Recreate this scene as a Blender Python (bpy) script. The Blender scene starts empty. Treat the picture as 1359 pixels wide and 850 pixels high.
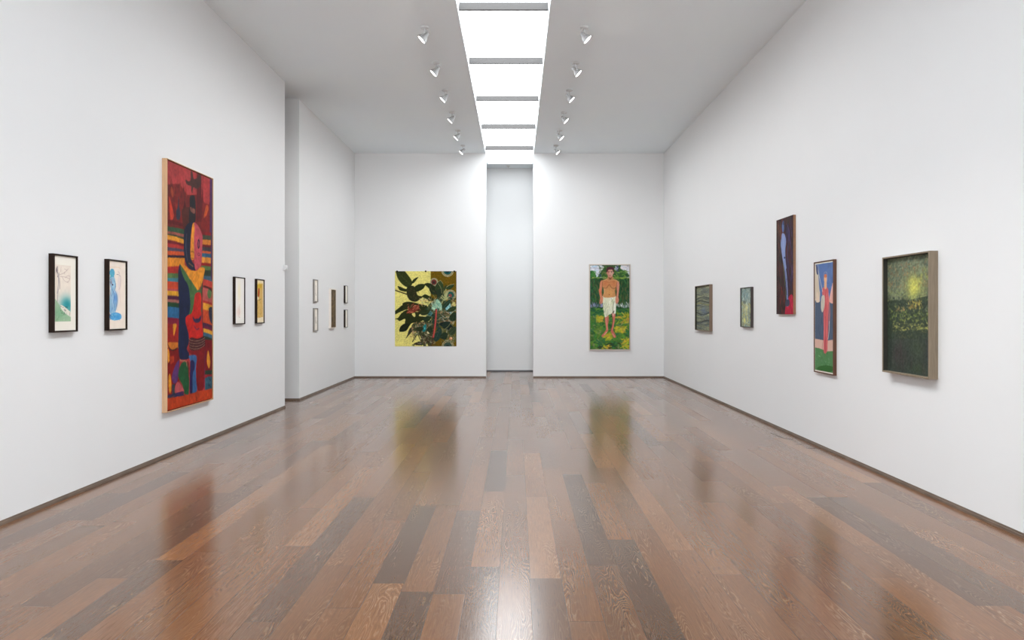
import bpy, bmesh, math
import numpy as np
from mathutils import Vector, Matrix

scene = bpy.context.scene
COL = scene.collection
PI = math.pi

# ------------------------------------------------------------------ camera model
F = 906.0; VX = 685.0; VY = 414.0; CH = 1.5       # focal (px of a 1359 wide frame), vanishing point, eye height
H = 5.068                                          # ceiling height
XL, XLR, XR = -3.58, -3.635, 3.325                 # left wall, left wall beyond the passage, right wall
YF, YP0, YP1, YB, YC = -4.0, 10.565, 11.43, 15.36, 16.96
SK0, SK1, SKE = -0.69, 0.395, 16.45                # skylight well
T = 0.22

SKY_L = 8.5; SKY_C = 4.8; FILL_L = 6.3; SPOT_W = 18; END_W = 130; NEAR_W = 75; CORR_W = 100; PASS_W = 66

def lin(c):
    c = np.asarray(c, dtype=float) / 255.0
    return np.where(c <= 0.04045, c / 12.92, ((c + 0.055) / 1.055) ** 2.4)

# ------------------------------------------------------------------ object helpers
def link(o, parent=None):
    COL.objects.link(o)
    if parent is not None:
        o.parent = parent
    return o

def obj(name, bm, mat, parent=None, smooth=False):
    me = bpy.data.meshes.new(name)
    bmesh.ops.recalc_face_normals(bm, faces=bm.faces[:])
    bm.to_mesh(me); bm.free()
    if mat: me.materials.append(mat)
    if smooth:
        for p in me.polygons: p.use_smooth = True
    return link(bpy.data.objects.new(name, me), parent)

def struct(name, bm, mat, parent=None):
    o = obj(name, bm, mat, parent)
    if parent is None: o['kind'] = 'structure'
    return o

def tag(o, label, cat, group=None):
    o['label'] = label; o['category'] = cat
    if group: o['group'] = group
    return o

def thing(name, label, cat, loc=(0, 0, 0), rz=0, group=None):
    o = bpy.data.objects.new(name, None)
    o.empty_display_size = 0.1
    COL.objects.link(o)
    o.location = loc; o.rotation_euler = (0, 0, rz)
    return tag(o, label, cat, group)

def box(bm, x0, x1, y0, y1, z0, z1):
    v = [bm.verts.new(p) for p in ((x0,y0,z0),(x1,y0,z0),(x1,y1,z0),(x0,y1,z0),(x0,y0,z1),(x1,y0,z1),(x1,y1,z1),(x0,y1,z1))]
    for f in ((3,2,1,0),(4,5,6,7),(0,1,5,4),(1,2,6,5),(2,3,7,6),(3,0,4,7)):
        bm.faces.new([v[i] for i in f])
    return bm

def B(*a):
    return box(bmesh.new(), *a)

def lathe(bm, prof, M=None, n=28):
    """prof: list of (r, z); revolved about local z, M places it"""
    M = M or Matrix()
    rings = []
    for r, z in prof:
        if r < 1e-6:
            rings.append([bm.verts.new(M @ Vector((0, 0, z)))])
        else:
            rings.append([bm.verts.new(M @ Vector((r*math.cos(2*PI*k/n), r*math.sin(2*PI*k/n), z))) for k in range(n)])
    for a, b in zip(rings[:-1], rings[1:]):
        for k in range(n):
            k2 = (k+1) % n
            if len(a) == 1 and len(b) == 1: continue
            if len(a) == 1: bm.faces.new((a[0], b[k], b[k2]))
            elif len(b) == 1: bm.faces.new((a[k], a[k2], b[0]))
            else: bm.faces.new((a[k], a[k2], b[k2], b[k]))
    return bm

def tube(bm, pts, r, n=10):
    pts = [Vector(p) for p in pts]
    rings = []
    for i, p in enumerate(pts):
        d = (pts[min(i+1, len(pts)-1)] - pts[max(i-1, 0)]).normalized()
        up = Vector((0, 1, 0)) if abs(d.y) < 0.9 else Vector((1, 0, 0))
        a = d.cross(up).normalized(); b = d.cross(a)
        rings.append([bm.verts.new(p + a*r*math.cos(2*PI*k/n) + b*r*math.sin(2*PI*k/n)) for k in range(n)])
    for a, b in zip(rings[:-1], rings[1:]):
        for k in range(n):
            bm.faces.new((a[k], a[(k+1) % n], b[(k+1) % n], b[k]))
    bm.faces.new(rings[0][::-1]); bm.faces.new(rings[-1])
    return bm

# ------------------------------------------------------------------ materials
def newmat(name):
    m = bpy.data.materials.new(name); m.use_nodes = True
    nt = m.node_tree; nt.nodes.clear()
    out = nt.nodes.new('ShaderNodeOutputMaterial')
    b = nt.nodes.new('ShaderNodeBsdfPrincipled')
    nt.links.new(b.outputs[0], out.inputs[0])
    return m, nt, b

def plain(name, rgb, rough=0.6, var=0.06, scale=8.0, spec=0.4, stretch=(1, 1, 1), bump=0.0):
    m, nt, b = newmat(name)
    tc = nt.nodes.new('ShaderNodeTexCoord'); mp = nt.nodes.new('ShaderNodeMapping')
    mp.inputs['Scale'].default_value = stretch
    nz = nt.nodes.new('ShaderNodeTexNoise'); nz.inputs['Scale'].default_value = scale; nz.inputs['Detail'].default_value = 4
    nt.links.new(tc.outputs['Object'], mp.inputs[0]); nt.links.new(mp.outputs[0], nz.inputs[0])
    rp = nt.nodes.new('ShaderNodeValToRGB')
    c = np.asarray(lin(rgb))
    rp.color_ramp.elements[0].color = (*(c*(1-var)), 1); rp.color_ramp.elements[0].position = 0.3
    rp.color_ramp.elements[1].color = (*np.minimum(c*(1+var), 0.97), 1); rp.color_ramp.elements[1].position = 0.7
    nt.links.new(nz.outputs[0], rp.inputs[0]); nt.links.new(rp.outputs[0], b.inputs['Base Color'])
    b.inputs['Roughness'].default_value = rough
    b.inputs['Specular IOR Level'].default_value = spec
    if bump:
        bp = nt.nodes.new('ShaderNodeBump'); bp.inputs['Strength'].default_value = bump; bp.inputs['Distance'].default_value = 0.002
        nt.links.new(nz.outputs[0], bp.inputs['Height']); nt.links.new(bp.outputs[0], b.inputs['Normal'])
    return m

def emit(name, rgb, strength, seam=0.0):
    m = bpy.data.materials.new(name); m.use_nodes = True
    nt = m.node_tree; nt.nodes.clear()
    out = nt.nodes.new('ShaderNodeOutputMaterial'); e = nt.nodes.new('ShaderNodeEmission')
    e.inputs[0].default_value = (*rgb, 1); e.inputs[1].default_value = strength
    nt.links.new(e.outputs[0], out.inputs[0])
    return m

def paint_mat(name, rough=0.5, spec=0.3):
    m, nt, b = newmat(name)
    a = nt.nodes.new('ShaderNodeVertexColor'); a.layer_name = 'paint'
    nt.links.new(a.outputs[0], b.inputs['Base Color'])
    tc = nt.nodes.new('ShaderNodeTexCoord'); nz = nt.nodes.new('ShaderNodeTexNoise')
    nz.inputs['Scale'].default_value = 60; nz.inputs['Detail'].default_value = 3
    bp = nt.nodes.new('ShaderNodeBump'); bp.inputs['Strength'].default_value = 0.12; bp.inputs['Distance'].default_value = 0.002
    nt.links.new(tc.outputs['Object'], nz.inputs[0]); nt.links.new(nz.outputs[0], bp.inputs['Height'])
    nt.links.new(bp.outputs[0], b.inputs['Normal'])
    b.inputs['Roughness'].default_value = rough; b.inputs['Specular IOR Level'].default_value = spec
    return m

def floor_mat():
    m, nt, b = newmat('oak_planks')
    N = nt.nodes; L = nt.links
    def math_(op, a, c=None, d=None):
        n = N.new('ShaderNodeMath'); n.operation = op
        for i, v in enumerate((a, c, d)):
            if v is None: continue
            if isinstance(v, (int, float)): n.inputs[i].default_value = v
            else: L.new(v, n.inputs[i])
        return n.outputs[0]
    def comb(x, y, z=0.0):
        n = N.new('ShaderNodeCombineXYZ')
        for i, v in enumerate((x, y, z)):
            if isinstance(v, (int, float)): n.inputs[i].default_value = v
            else: L.new(v, n.inputs[i])
        return n.outputs[0]
    def white(vec):
        n = N.new('ShaderNodeTexWhiteNoise'); n.noise_dimensions = '3D'; L.new(vec, n.inputs[0]); return n.outputs['Value']
    def noise(vec, scale, det=2, rough=0.5, dist=0.0):
        n = N.new('ShaderNodeTexNoise'); n.noise_dimensions = '3D'
        n.inputs['Scale'].default_value = scale; n.inputs['Detail'].default_value = det
        n.inputs['Roughness'].default_value = rough; n.inputs['Distortion'].default_value = dist
        L.new(vec, n.inputs[0]); return n.outputs[0]
    def ramp(v, stops):
        n = N.new('ShaderNodeValToRGB')
        while len(n.color_ramp.elements) < len(stops): n.color_ramp.elements.new(0.5)
        for e, (p, c) in zip(n.color_ramp.elements, stops):
            e.position = p; e.color = (*c, 1) if len(c) == 3 else c
        L.new(v, n.inputs[0]); return n.outputs[0]
    def mix(f, a, c, mode='MIX'):
        n = N.new('ShaderNodeMix'); n.data_type = 'RGBA'; n.blend_type = mode
        if isinstance(f, (int, float)): n.inputs[0].default_value = f
        else: L.new(f, n.inputs[0])
        for i, v in ((6, a), (7, c)):
            if isinstance(v, tuple): n.inputs[i].default_value = (*v, 1)
            else: L.new(v, n.inputs[i])
        return n.outputs[2]
    tc = N.new('ShaderNodeTexCoord'); sp = N.new('ShaderNodeSeparateXYZ'); L.new(tc.outputs['Object'], sp.inputs[0])
    x, y = sp.outputs[0], sp.outputs[1]
    W = 0.172
    xs = math_('DIVIDE', math_('ADD', x, 0.094 + 40*W), W)
    row = math_('FLOOR', xs); fx = math_('FRACT', xs)
    rl = white(comb(row, 3.1, 7.7))
    ln = math_('ADD', math_('MULTIPLY', rl, 0.9), 1.35)
    off = math_('MULTIPLY', white(comb(row, 11.3, 1.9)), 5.0)
    ys = math_('DIVIDE', math_('ADD', math_('ADD', y, 30.0), off), ln)
    col = math_('FLOOR', ys); fy = math_('FRACT', ys)
    rid = white(comb(row, col, 0.5)); rid2 = white(comb(row, col, 9.5)); rid3 = white(comb(row, col, 21.5))
    # plank tone
    base = ramp(rid, [(0.0, (0.095, 0.048, 0.025)), (0.06, (0.119, 0.057, 0.028)), (0.16, (0.155, 0.069, 0.029)), (0.5, (0.183, 0.078, 0.030)),
                      (0.8, (0.203, 0.088, 0.035)), (0.95, (0.243, 0.107, 0.042)), (1.0, (0.270, 0.127, 0.054))])
    # cathedral grain: contour lines of a stretched height field, different on each plank
    sx = math_('ADD', math_('MULTIPLY', x, 7.0), math_('MULTIPLY', rid2, 37.0))
    sy = math_('ADD', math_('MULTIPLY', y, 0.95), math_('MULTIPLY', rid3, 53.0))
    hf = noise(comb(sx, sy, math_('MULTIPLY', rid, 17.0)), 1.0, 2.0, 0.45, 0.25)
    wob = noise(comb(math_('MULTIPLY', x, 60.0), math_('MULTIPLY', y, 14.0), rid), 1.0, 2)
    hh = math_('ADD', math_('MULTIPLY', hf, 38.0), math_('MULTIPLY', wob, 1.3))
    tri = math_('ABSOLUTE', math_('SUBTRACT', math_('MULTIPLY', math_('FRACT', hh), 2.0), 1.0))
    darkl = ramp(tri, [(0.0, (1, 1, 1)), (0.32, (0.25, 0.25, 0.25)), (0.6, (0, 0, 0)), (1.0, (0, 0, 0))])
    lightl = ramp(tri, [(0.0, (0, 0, 0)), (0.74, (0, 0, 0)), (0.9, (1, 1, 1)), (1.0, (1, 1, 1))])
    # the figure shows only in patches
    patch = noise(comb(math_('ADD', math_('MULTIPLY', x, 5.0), math_('MULTIPLY', rid3, 29.0)), math_('ADD', math_('MULTIPLY', y, 0.9), math_('MULTIPLY', rid2, 31.0)), 2.0), 1.0, 2)
    pm = ramp(patch, [(0.0, (0.12, 0.12, 0.12)), (0.47, (0.14, 0.14, 0.14)), (0.64, (1, 1, 1)), (1.0, (1, 1, 1))])
    c1 = mix(math_('MULTIPLY', math_('MULTIPLY', darkl, pm), 0.6), base, mix(1.0, base, (0.42, 0.44, 0.48), 'MULTIPLY'))
    c2 = mix(math_('MULTIPLY', math_('MULTIPLY', lightl, pm), 0.38), c1, (0.42, 0.30, 0.18))
    # fine straight fibre
    fib = noise(comb(math_('MULTIPLY', x, 240.0), math_('MULTIPLY', y, 7.0), rid), 1.0, 3, 0.6)
    fr = ramp(fib, [(0.3, (0.78, 0.78, 0.79)), (0.7, (1.18, 1.17, 1.15))])
    c3 = mix(1.0, c2, fr, 'MULTIPLY')
    big = noise(comb(math_('MULTIPLY', x, 2.0), math_('MULTIPLY', y, 0.7), rid2), 1.0, 2)
    c4 = mix(1.0, c3, ramp(big, [(0.3, (0.90, 0.90, 0.91)), (0.7, (1.1, 1.09, 1.08))]), 'MULTIPLY')
    # joints
    ex = math_('MULTIPLY', math_('MINIMUM', fx, math_('SUBTRACT', 1.0, fx)), W)
    ey = math_('MULTIPLY', math_('MINIMUM', fy, math_('SUBTRACT', 1.0, fy)), ln)
    e = math_('MINIMUM', ex, ey)
    jn = ramp(math_('DIVIDE', e, 0.004), [(0.0, (1, 1, 1)), (0.25, (1, 1, 1)), (0.6, (0, 0, 0))])
    c5 = mix(math_('MULTIPLY', jn, 0.62), c4, (0.035, 0.022, 0.016))
    L.new(c5, b.inputs['Base Color'])
    rg = math_('ADD', math_('ADD', 0.22, math_('MULTIPLY', rid2, 0.05)), math_('MULTIPLY', fib, 0.06))
    L.new(rg, b.inputs['Roughness'])
    b.inputs['IOR'].default_value = 1.42
    b.inputs['Coat Weight'].default_value = 1.0; b.inputs['Coat IOR'].default_value = 1.47; b.inputs['Coat Roughness'].default_value = 0.18
    b.inputs['Specular IOR Level'].default_value = 0.08
    bp = N.new('ShaderNodeBump'); bp.inputs['Strength'].default_value = 0.18; bp.inputs['Distance'].default_value = 0.0012
    ht = math_('SUBTRACT', math_('SUBTRACT', math_('MULTIPLY', fib, 0.25), math_('MULTIPLY', math_('MULTIPLY', darkl, pm), 0.4)), math_('MULTIPLY', jn, 1.2))
    L.new(ht, bp.inputs['Height']); L.new(bp.outputs[0], b.inputs['Normal'])
    bp2 = N.new('ShaderNodeBump'); bp2.inputs['Strength'].default_value = 0.07; bp2.inputs['Distance'].default_value = 0.0012
    L.new(ht, bp2.inputs['Height']); L.new(bp2.outputs[0], b.inputs['Coat Normal'])
    return m

M_WALL = plain('white_wall_paint', (231, 231, 231), 0.85, 0.006, 1.2, 0.2)
M_CEIL = plain('ceiling_paint', (241, 248, 253), 0.9, 0.008, 1.0, 0.15)
M_BEAM = plain('beam_paint', (84, 82, 81), 0.8, 0.01, 2.0, 0.2)
M_FLOOR = floor_mat()
M_SKIRT = plain('skirting_wood', (112, 96, 84), 0.4, 0.2, 6, 0.4, (1, 1, 1))
M_SKIRTD = plain('corridor_skirting', (80, 82, 86), 0.4, 0.1, 6, 0.4)
M_SEAM = plain('floor_seam', (52, 44, 38), 0.5, 0.1, 20)
M_WHITE = plain('white_fitting', (228, 228, 228), 0.4, 0.01, 5)
M_GREY = plain('grey_fitting', (215, 215, 215), 0.4, 0.03, 5)
M_BLACKW = plain('black_stained_wood', (40, 27, 21), 0.5, 0.2, 30, 0.15, (3, 3, 0.4))
M_GREYW = plain('grey_frame_wood', (136, 130, 124), 0.5, 0.1, 30, 0.4, (3, 3, 0.4))
M_OAK = plain('pale_oak_wood', (214, 172, 132), 0.5, 0.09, 25, 0.35, (4, 4, 0.3))
M_WHITEW = plain('white_frame_wood', (236, 228, 218), 0.5, 0.02, 20, 0.35)
M_BEIGEW = plain('pale_beige_frame_wood', (206, 194, 182), 0.5, 0.06, 25, 0.35, (4, 4, 0.3))
M_TAUPE = plain('taupe_frame_wood', (134, 119, 100), 0.5, 0.13, 22, 0.35, (4, 4, 0.35))
M_TAUPE2 = plain('brown_grey_frame_wood', (124, 104, 88), 0.5, 0.12, 22, 0.35, (4, 4, 0.35))
M_WALNUT = plain('walnut_frame_wood', (96, 62, 46), 0.45, 0.15, 25, 0.4, (4, 4, 0.3))
M_DARKW = plain('dark_frame_wood', (66, 56, 54), 0.45, 0.15, 25, 0.4, (4, 4, 0.3))
M_MAT = plain('mat_board', (240, 234, 222), 0.8, 0.01, 10, 0.1)
M_SHADE = plain('painted_shade', (62, 62, 56), 0.7, 0.1, 10, 0.1)  # shade inside the deep frames, put into a dark colour
M_GAP = plain('dark_tray', (30, 22, 20), 0.8, 0.1, 10, 0.1)
M_PAINT = paint_mat('oil_paint', 0.5, 0.12)
M_PAPER = paint_mat('ink_on_paper', 0.8, 0.1)
M_SKY = emit('skylight_glass', (0.92, 0.975, 1.015), SKY_L)
M_SKYC = emit('corridor_skylight_glass', (0.92, 0.975, 1.015), SKY_C)
M_FILL = emit('window_fill_glow', (0.90, 0.975, 1.03), FILL_L)  # glow of the added window behind the camera
M_LENS = emit('lamp_lens', (1.0, 0.96, 0.9), 14.0)
M_HEAD = plain('lamp_housing', (180, 180, 180), 0.35, 0.01, 5)

# ------------------------------------------------------------------ the room
FW = 0.25; FZ = 0.016          # floor level
bm = B(-7.2, XR + FW, YF - FW, YC + FW, -0.2, FZ)
struct('floor', bm, M_FLOOR)
# ceiling with the long skylight slot
bm = bmesh.new()
box(bm, -7.2, SK0, YF - FW, YC + FW, H, H + 0.16)
box(bm, SK1, XR + FW, YF - FW, YC + FW, H, H + 0.16)
box(bm, SK0, SK1, SKE, YC + FW, H, H + 0.16)
box(bm, SK0, SK1, YF - FW, YF + 0.35, H, H + 0.16)
struct('ceiling', bm, M_CEIL)
struct('wall_left', B(XL - T, XL, YF, YP0, 0, H), M_WALL)
bm = B(-7.2, XLR, YP1, YB + 0.0, 0, H)
struct('wall_left_rear', bm, M_WALL)
struct('wall_passage_end', B(-7.2, -7.0, YF, YP1, 0, H), M_WALL)
struct('wall_right', B(XR, XR + T, YF, YC, 0, H), M_WALL)
struct('wall_back_left', B(-7.2, -0.675, YB, YB + 0.2, 0, H), M_WALL)
struct('wall_back_right', B(0.385, XR, YB, YB + 0.2, 0, H), M_WALL)
struct('wall_corridor', B(-7.2, XR + T, YC, YC + T, 0, H), M_WALL)
struct('wall_corridor_side', B(-7.2, -7.0, YB + 0.2, YC, 0, H), M_WALL)
bm = bmesh.new()
box(bm, -7.2, -2.7, YF - T, YF, 0, H); box(bm, 2.4, XR + T, YF - T, YF, 0, H)
box(bm, -2.7, 2.4, YF - T, YF, 3.7, H); box(bm, -2.7, 2.4, YF - T, YF, 0, 0.25)
struct('wall_front', bm, M_WALL)
# glowing window added behind the camera, unseen, to brighten the near room
wf = bmesh.new()
for xa in (-2.7, -1.02, 0.66, 2.34): box(wf, xa, xa + 0.06, YF - 0.16, YF - 0.08, 0.25, 3.7)
for za in (0.25, 3.64): box(wf, -2.64, 2.34, YF - 0.16, YF - 0.08, za, za + 0.06)
wn = struct('window_added_fill', B(-2.69, 2.39, YF - 0.2, YF - 0.17, 0.255, 3.695), M_FILL)
obj('window_frame', wf, M_GREY, wn)

# skirting: a low strip with a bevelled top
def skirt(name, p0, p1, n, mat=M_SKIRT, h=0.032, d=0.012):
    """from p0 to p1 on the floor, n = 2D unit vector into the room"""
    bm = bmesh.new()
    prof = [(0, 0), (d, 0), (d, h*0.55), (d*0.55, h*0.62), (d*0.45, h), (0, h)]
    rings = []
    for p in (p0, p1):
        rings.append([bm.verts.new((p[0] + n[0]*a, p[1] + n[1]*a, FZ + z)) for a, z in prof])
    k = len(prof)
    for i in range(k):
        bm.faces.new((rings[0][i], rings[0][(i+1) % k], rings[1][(i+1) % k], rings[1][i]))
    bm.faces.new(rings[0][::-1]); bm.faces.new(rings[1])
    return struct(name, bm, mat)
skirt('baseboard_left', (XL, YF), (XL, YP0), (1, 0))
skirt('baseboard_passage', (-7.0, YP1), (XLR, YP1), (0, -1))
skirt('baseboard_left_rear', (XLR, YP1), (XLR, YB), (1, 0))
skirt('baseboard_back_left', (XLR, YB), (-0.675, YB), (0, -1))
skirt('baseboard_back_right', (0.385, YB), (XR, YB), (0, -1))
skirt('baseboard_right', (XR, YF), (XR, YB), (-1, 0))
skirt('baseboard_corridor', (-7.0, YC), (XR, YC), (0, -1), M_SKIRTD)

# short seams let into the floor next to both walls
def seam(name, segs):
    bm = bmesh.new()
    for (x0, y0, x1, y1) in segs:
        d = Vector((x1-x0, y1-y0, 0)).normalized(); n = Vector((-d.y, d.x, 0))*0.007
        a, c = Vector((x0, y0, FZ)), Vector((x1, y1, FZ))
        lo = [bm.verts.new(p) for p in (a-n, a+n, c+n, c-n)]
        hi = [bm.verts.new(v.co + Vector((0, 0, 0.0012))) for v in lo]
        bm.faces.new(hi); bm.faces.new(lo[::-1])
        for i in range(4): bm.faces.new((lo[i], lo[(i+1) % 4], hi[(i+1) % 4], hi[i]))
    return struct(name, bm, M_SEAM)
seam('trim_1', [(3.115, 8.36, 3.14, 7.96), (3.14, 7.96, 3.225, 7.95)])
seam('trim_2', [(3.12, 7.64, 3.19, 7.63), (3.15, 7.42, 3.30, 7.41)])
seam('trim_3', [(-3.565, 7.70, -3.39, 7.70)])

# skylight: side walls of the well, cross beams and one glowing pane per bay
bm = bmesh.new()
box(bm, SK0 - 0.06, SK0, YF + 0.35, SKE, H + 0.16, H + 0.32)
box(bm, SK1, SK1 + 0.06, YF + 0.35, SKE, H + 0.16, H + 0.32)
box(bm, SK0 - 0.06, SK1 + 0.06, SKE, SKE + 0.06, H + 0.16, H + 0.32)
box(bm, SK0 - 0.06, SK1 + 0.06, YF + 0.29, YF + 0.35, H + 0.16, H + 0.32)
struct('trim_skylight_well', bm, M_WHITE)
beams = [8.10 + 1.745*k for k in range(-6, 5)]
for i, yb in enumerate(beams):
    struct('trim_%d' % (i + 4), B(SK0 + 0.012, SK1 - 0.012, yb - 0.035, yb, H + 0.004, H + 0.092), M_BEAM)
edges = [YF + 0.35] + [b - 0.025 for b in beams] + [SKE]
for i, (a, b_) in enumerate(zip(edges[:-1], edges[1:])):
    if b_ - a < 0.1: continue
    struct('window_%d' % (i + 1), B(SK0 + 0.001, SK1 - 0.001, a + 0.004, b_ - 0.004, H + 0.115, H + 0.135), M_SKYC if a > YB - 0.4 else M_SKY)

# ------------------------------------------------------------------ spotlights
AX = Vector((-0.70, -0.03, -0.71)).normalized()          # aim of a lamp of the left row
def build_spot(name, sgn, label, group):
    root = thing(name, label, 'spotlight', group=group)
    a = Vector((AX.x*(1 if sgn < 0 else -1), AX.y, AX.z))
    bm = bmesh.new(); lathe(bm, [(0, 0), (0.052, 0), (0.055, -0.006), (0.050, -0.016), (0.02, -0.022), (0, -0.022)])
    obj('ceiling_mount', bm, M_GREY, root, True)
    bm = bmesh.new(); tube(bm, [(0, 0, -0.02), (0, 0, -0.085)], 0.0075)
    obj('stem', bm, M_GREY, root, True)
    piv = Vector((0, 0, -0.085))
    R = a.to_track_quat('Z', 'X').to_matrix().to_4x4()
    cen = piv + Vector((0.0, 0, -0.035)) + a*0.01
    Mx = Matrix.Translation(cen) @ R
    bm = bmesh.new()
    lathe(bm, [(0, -0.072), (0.018, -0.072), (0.024, -0.066), (0.026, -0.035), (0.042, -0.010), (0.060, 0.028), (0.066, 0.040),
               (0.066, 0.050), (0.060, 0.050), (0.056, 0.040), (0, 0.036)], Mx)
    head = obj('lamp_head', bm, M_HEAD, root, True)
    bm = bmesh.new(); lathe(bm, [(0, 0.049), (0.03, 0.048), (0.057, 0.044), (0.057, 0.041), (0, 0.041)], Mx)
    obj('lens', bm, M_LENS, head, True)
    bm = bmesh.new()
    for s in (-1, 1):
        side = Vector((0, s, 0))
        tube(bm, [piv + Vector((0, 0, 0.004)), piv + side*0.045 + Vector((0, 0, 0.0)), piv + side*0.070 + Vector((0, 0, -0.015)), cen + side*0.070 + a*0.005, cen + side*0.058 + a*0.005], 0.005, 8)
    obj('yoke', bm, M_GREY, root, True)
    # a thin cable loop running from the mount to the back of the head
    bm = bmesh.new(); back = cen - a*0.072
    tube(bm, [Vector((-a.x*0.03, 0, -0.018)), Vector((-a.x*0.075, 0, -0.05)), back + Vector((-a.x*0.03, 0, 0.01)), back], 0.003, 8)
    obj('cable', bm, M_WHITE, root, True)
    li = bpy.data.lights.new('spot_beam', 'SPOT')
    li.energy = SPOT_W; li.spot_size = math.radians(100); li.spot_blend = 0.9; li.shadow_soft_size = 0.05
    li.color = (1.0, 0.985, 0.96)
    lo = bpy.data.objects.new('spot_beam', li); link(lo, root)
    lo.location = cen + a*0.07
    lo.rotation_euler = (-a).to_track_quat('Z', 'Y').to_euler()
    return root

def copy_tree(o, parent=None):
    c = o.copy(); COL.objects.link(c)
    if parent is not None: c.parent = parent
    for ch in list(o.children): copy_tree(ch, c)
    return c
ORD = ['nearest', 'second', 'third', 'fourth', 'fifth', 'sixth', 'farthest']
for sgn, xx, side in ((-1, -1.145, 'left'), (1, 0.855, 'right')):
    proto = None
    for k in range(-1, 6):
        idx = k + 1
        lab = 'white ceiling spotlight left of the skylight, ' if sgn < 0 else 'white ceiling spotlight right of the skylight, '
        lab += {0: 'cut by the top edge of the picture', 6: 'farthest one, at the back wall'}.get(idx, '%s whole one from the camera' % ['', 'first', 'second', 'third', 'fourth', 'fifth'][idx] if idx < 6 else '')
        g = 'spotlights along the %s side of the skylight' % side
        if proto is None:
            proto = build_spot('ceiling_spotlight', sgn, lab, g); o = proto
        else:
            o = copy_tree(proto); o['label'] = lab; o['group'] = g
        o.location = (xx, 8.55 + 1.216*k, H)
    # unseen spots added along the row to brighten the end wall
    for y_ in (6.1, 4.9, 3.7):
        li = bpy.data.lights.new('spot_beam', 'SPOT'); li.energy = END_W; li.spot_size = math.radians(48); li.spot_blend = 1.0
        li.shadow_soft_size = 0.06; li.color = (1.0, 0.985, 0.96)
        lo = bpy.data.objects.new('spot_beam', li); COL.objects.link(lo)
        lo.location = (xx, y_, H - 0.18); lo.rotation_euler = (lo.location - Vector((1.75*sgn - 0.1, YB, 2.7))).to_track_quat('Z', 'Y').to_euler()
    # more unseen spots, added as fill for the lower part of the side walls
    for y_ in (6.1, 4.9, 3.7, 2.2, 0.6, -1.2, -2.8):
        li = bpy.data.lights.new('spot_beam', 'SPOT'); li.energy = NEAR_W*(1.5 if sgn > 0 else 0.9); li.spot_size = math.radians(46); li.spot_blend = 1.0
        li.shadow_soft_size = 0.06; li.color = (1.0, 0.985, 0.96)
        lo = bpy.data.objects.new('spot_beam', li); COL.objects.link(lo)
        lo.location = (xx, y_, H - 0.18); lo.rotation_euler = (lo.location - Vector((XL if sgn < 0 else XR, y_, 0.15))).to_track_quat('Z', 'Y').to_euler()

# unseen lamps added to brighten the corridor and the side passage
def hidden_lamp(loc, aim, watt, ang, col=(1.0, 0.99, 0.98)):
    li = bpy.data.lights.new('spot_beam', 'SPOT'); li.energy = watt; li.spot_size = math.radians(ang); li.spot_blend = 1.0
    li.shadow_soft_size = 0.08; li.color = col
    lo = bpy.data.objects.new('spot_beam', li); COL.objects.link(lo)
    lo.location = loc; lo.rotation_euler = (Vector(loc) - Vector(aim)).to_track_quat('Z', 'Y').to_euler()
for x_ in (-2.2, 1.9): hidden_lamp((x_, 15.9, 4.75), (-0.15, YC, 1.4), CORR_W, 80, (0.92, 0.98, 1.0))
hidden_lamp((-4.9, 9.2, 4.7), (-4.2, YP1, 2.2), PASS_W, 100)
hidden_lamp((-5.5, 9.6, 4.7), (-3.9, YP1, 1.2), PASS_W*0.7, 80)

# ------------------------------------------------------------------ small fittings
o = thing('mounted_sensor', 'small white sensor box on the left wall at its far edge', 'sensor', (XL, 10.52, 2.175))
obj('back_plate', B(0.0, 0.008, -0.036, 0.036, -0.048, 0.048), M_GREY, o)
bm = bmesh.new(); prof = [(0.008, -0.042), (0.040, -0.030), (0.052, 0.0), (0.050, 0.030), (0.034, 0.043), (0.008, 0.044)]
ra = [bm.verts.new((x, -0.030, z)) for x, z in prof]; rb = [bm.verts.new((x, 0.030, z)) for x, z in prof]
for i in range(6): bm.faces.new((ra[i], ra[(i+1) % 6], rb[(i+1) % 6], rb[i]))
bm.faces.new(ra[::-1]); bm.faces.new(rb)
obj('sensor_body', bm, M_WHITE, o)

o = thing('ceiling_sprinkler', 'small grey sprinkler on the corridor ceiling beyond the skylight end', 'sprinkler', (-0.19, 16.70, H))
bm = bmesh.new(); lathe(bm, [(0, 0), (0.05, 0), (0.05, -0.005), (0.02, -0.012), (0, -0.012)]); obj('escutcheon', bm, M_GREY, o, True)
bm = bmesh.new(); lathe(bm, [(0, -0.012), (0.009, -0.012), (0.009, -0.03), (0.026, -0.032), (0.026, -0.036), (0, -0.036)]); obj('sprinkler_head', bm, M_GREY, o, True)

# ------------------------------------------------------------------ painter
def catmull(pts, n=7, closed=True):
    p = np.asarray(pts, float); k = len(p); out = []
    rng_ = range(k) if closed else range(k-1)
    for i in rng_:
        if closed: a, b_, c, d = p[(i-1) % k], p[i], p[(i+1) % k], p[(i+2) % k]
        else: a, b_, c, d = p[max(i-1, 0)], p[i], p[i+1], p[min(i+2, k-1)]
        for t in np.linspace(0, 1, n, endpoint=False):
            out.append(0.5*((2*b_) + (-a+c)*t + (2*a-5*b_+4*c-d)*t*t + (-a+3*b_-3*c+d)*t**3))
    if not closed: out.append(p[-1])
    return np.array(out)

class Crop:
    """points read in an enlargement of the photograph -> photograph coordinates"""
    def __init__(s, x0, y0, sc): s.x0, s.y0, s.sc = x0, y0, sc
    def __call__(s, pts): return [(s.x0 + x/s.sc, s.y0 + y/s.sc) for x, y in pts]

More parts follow.
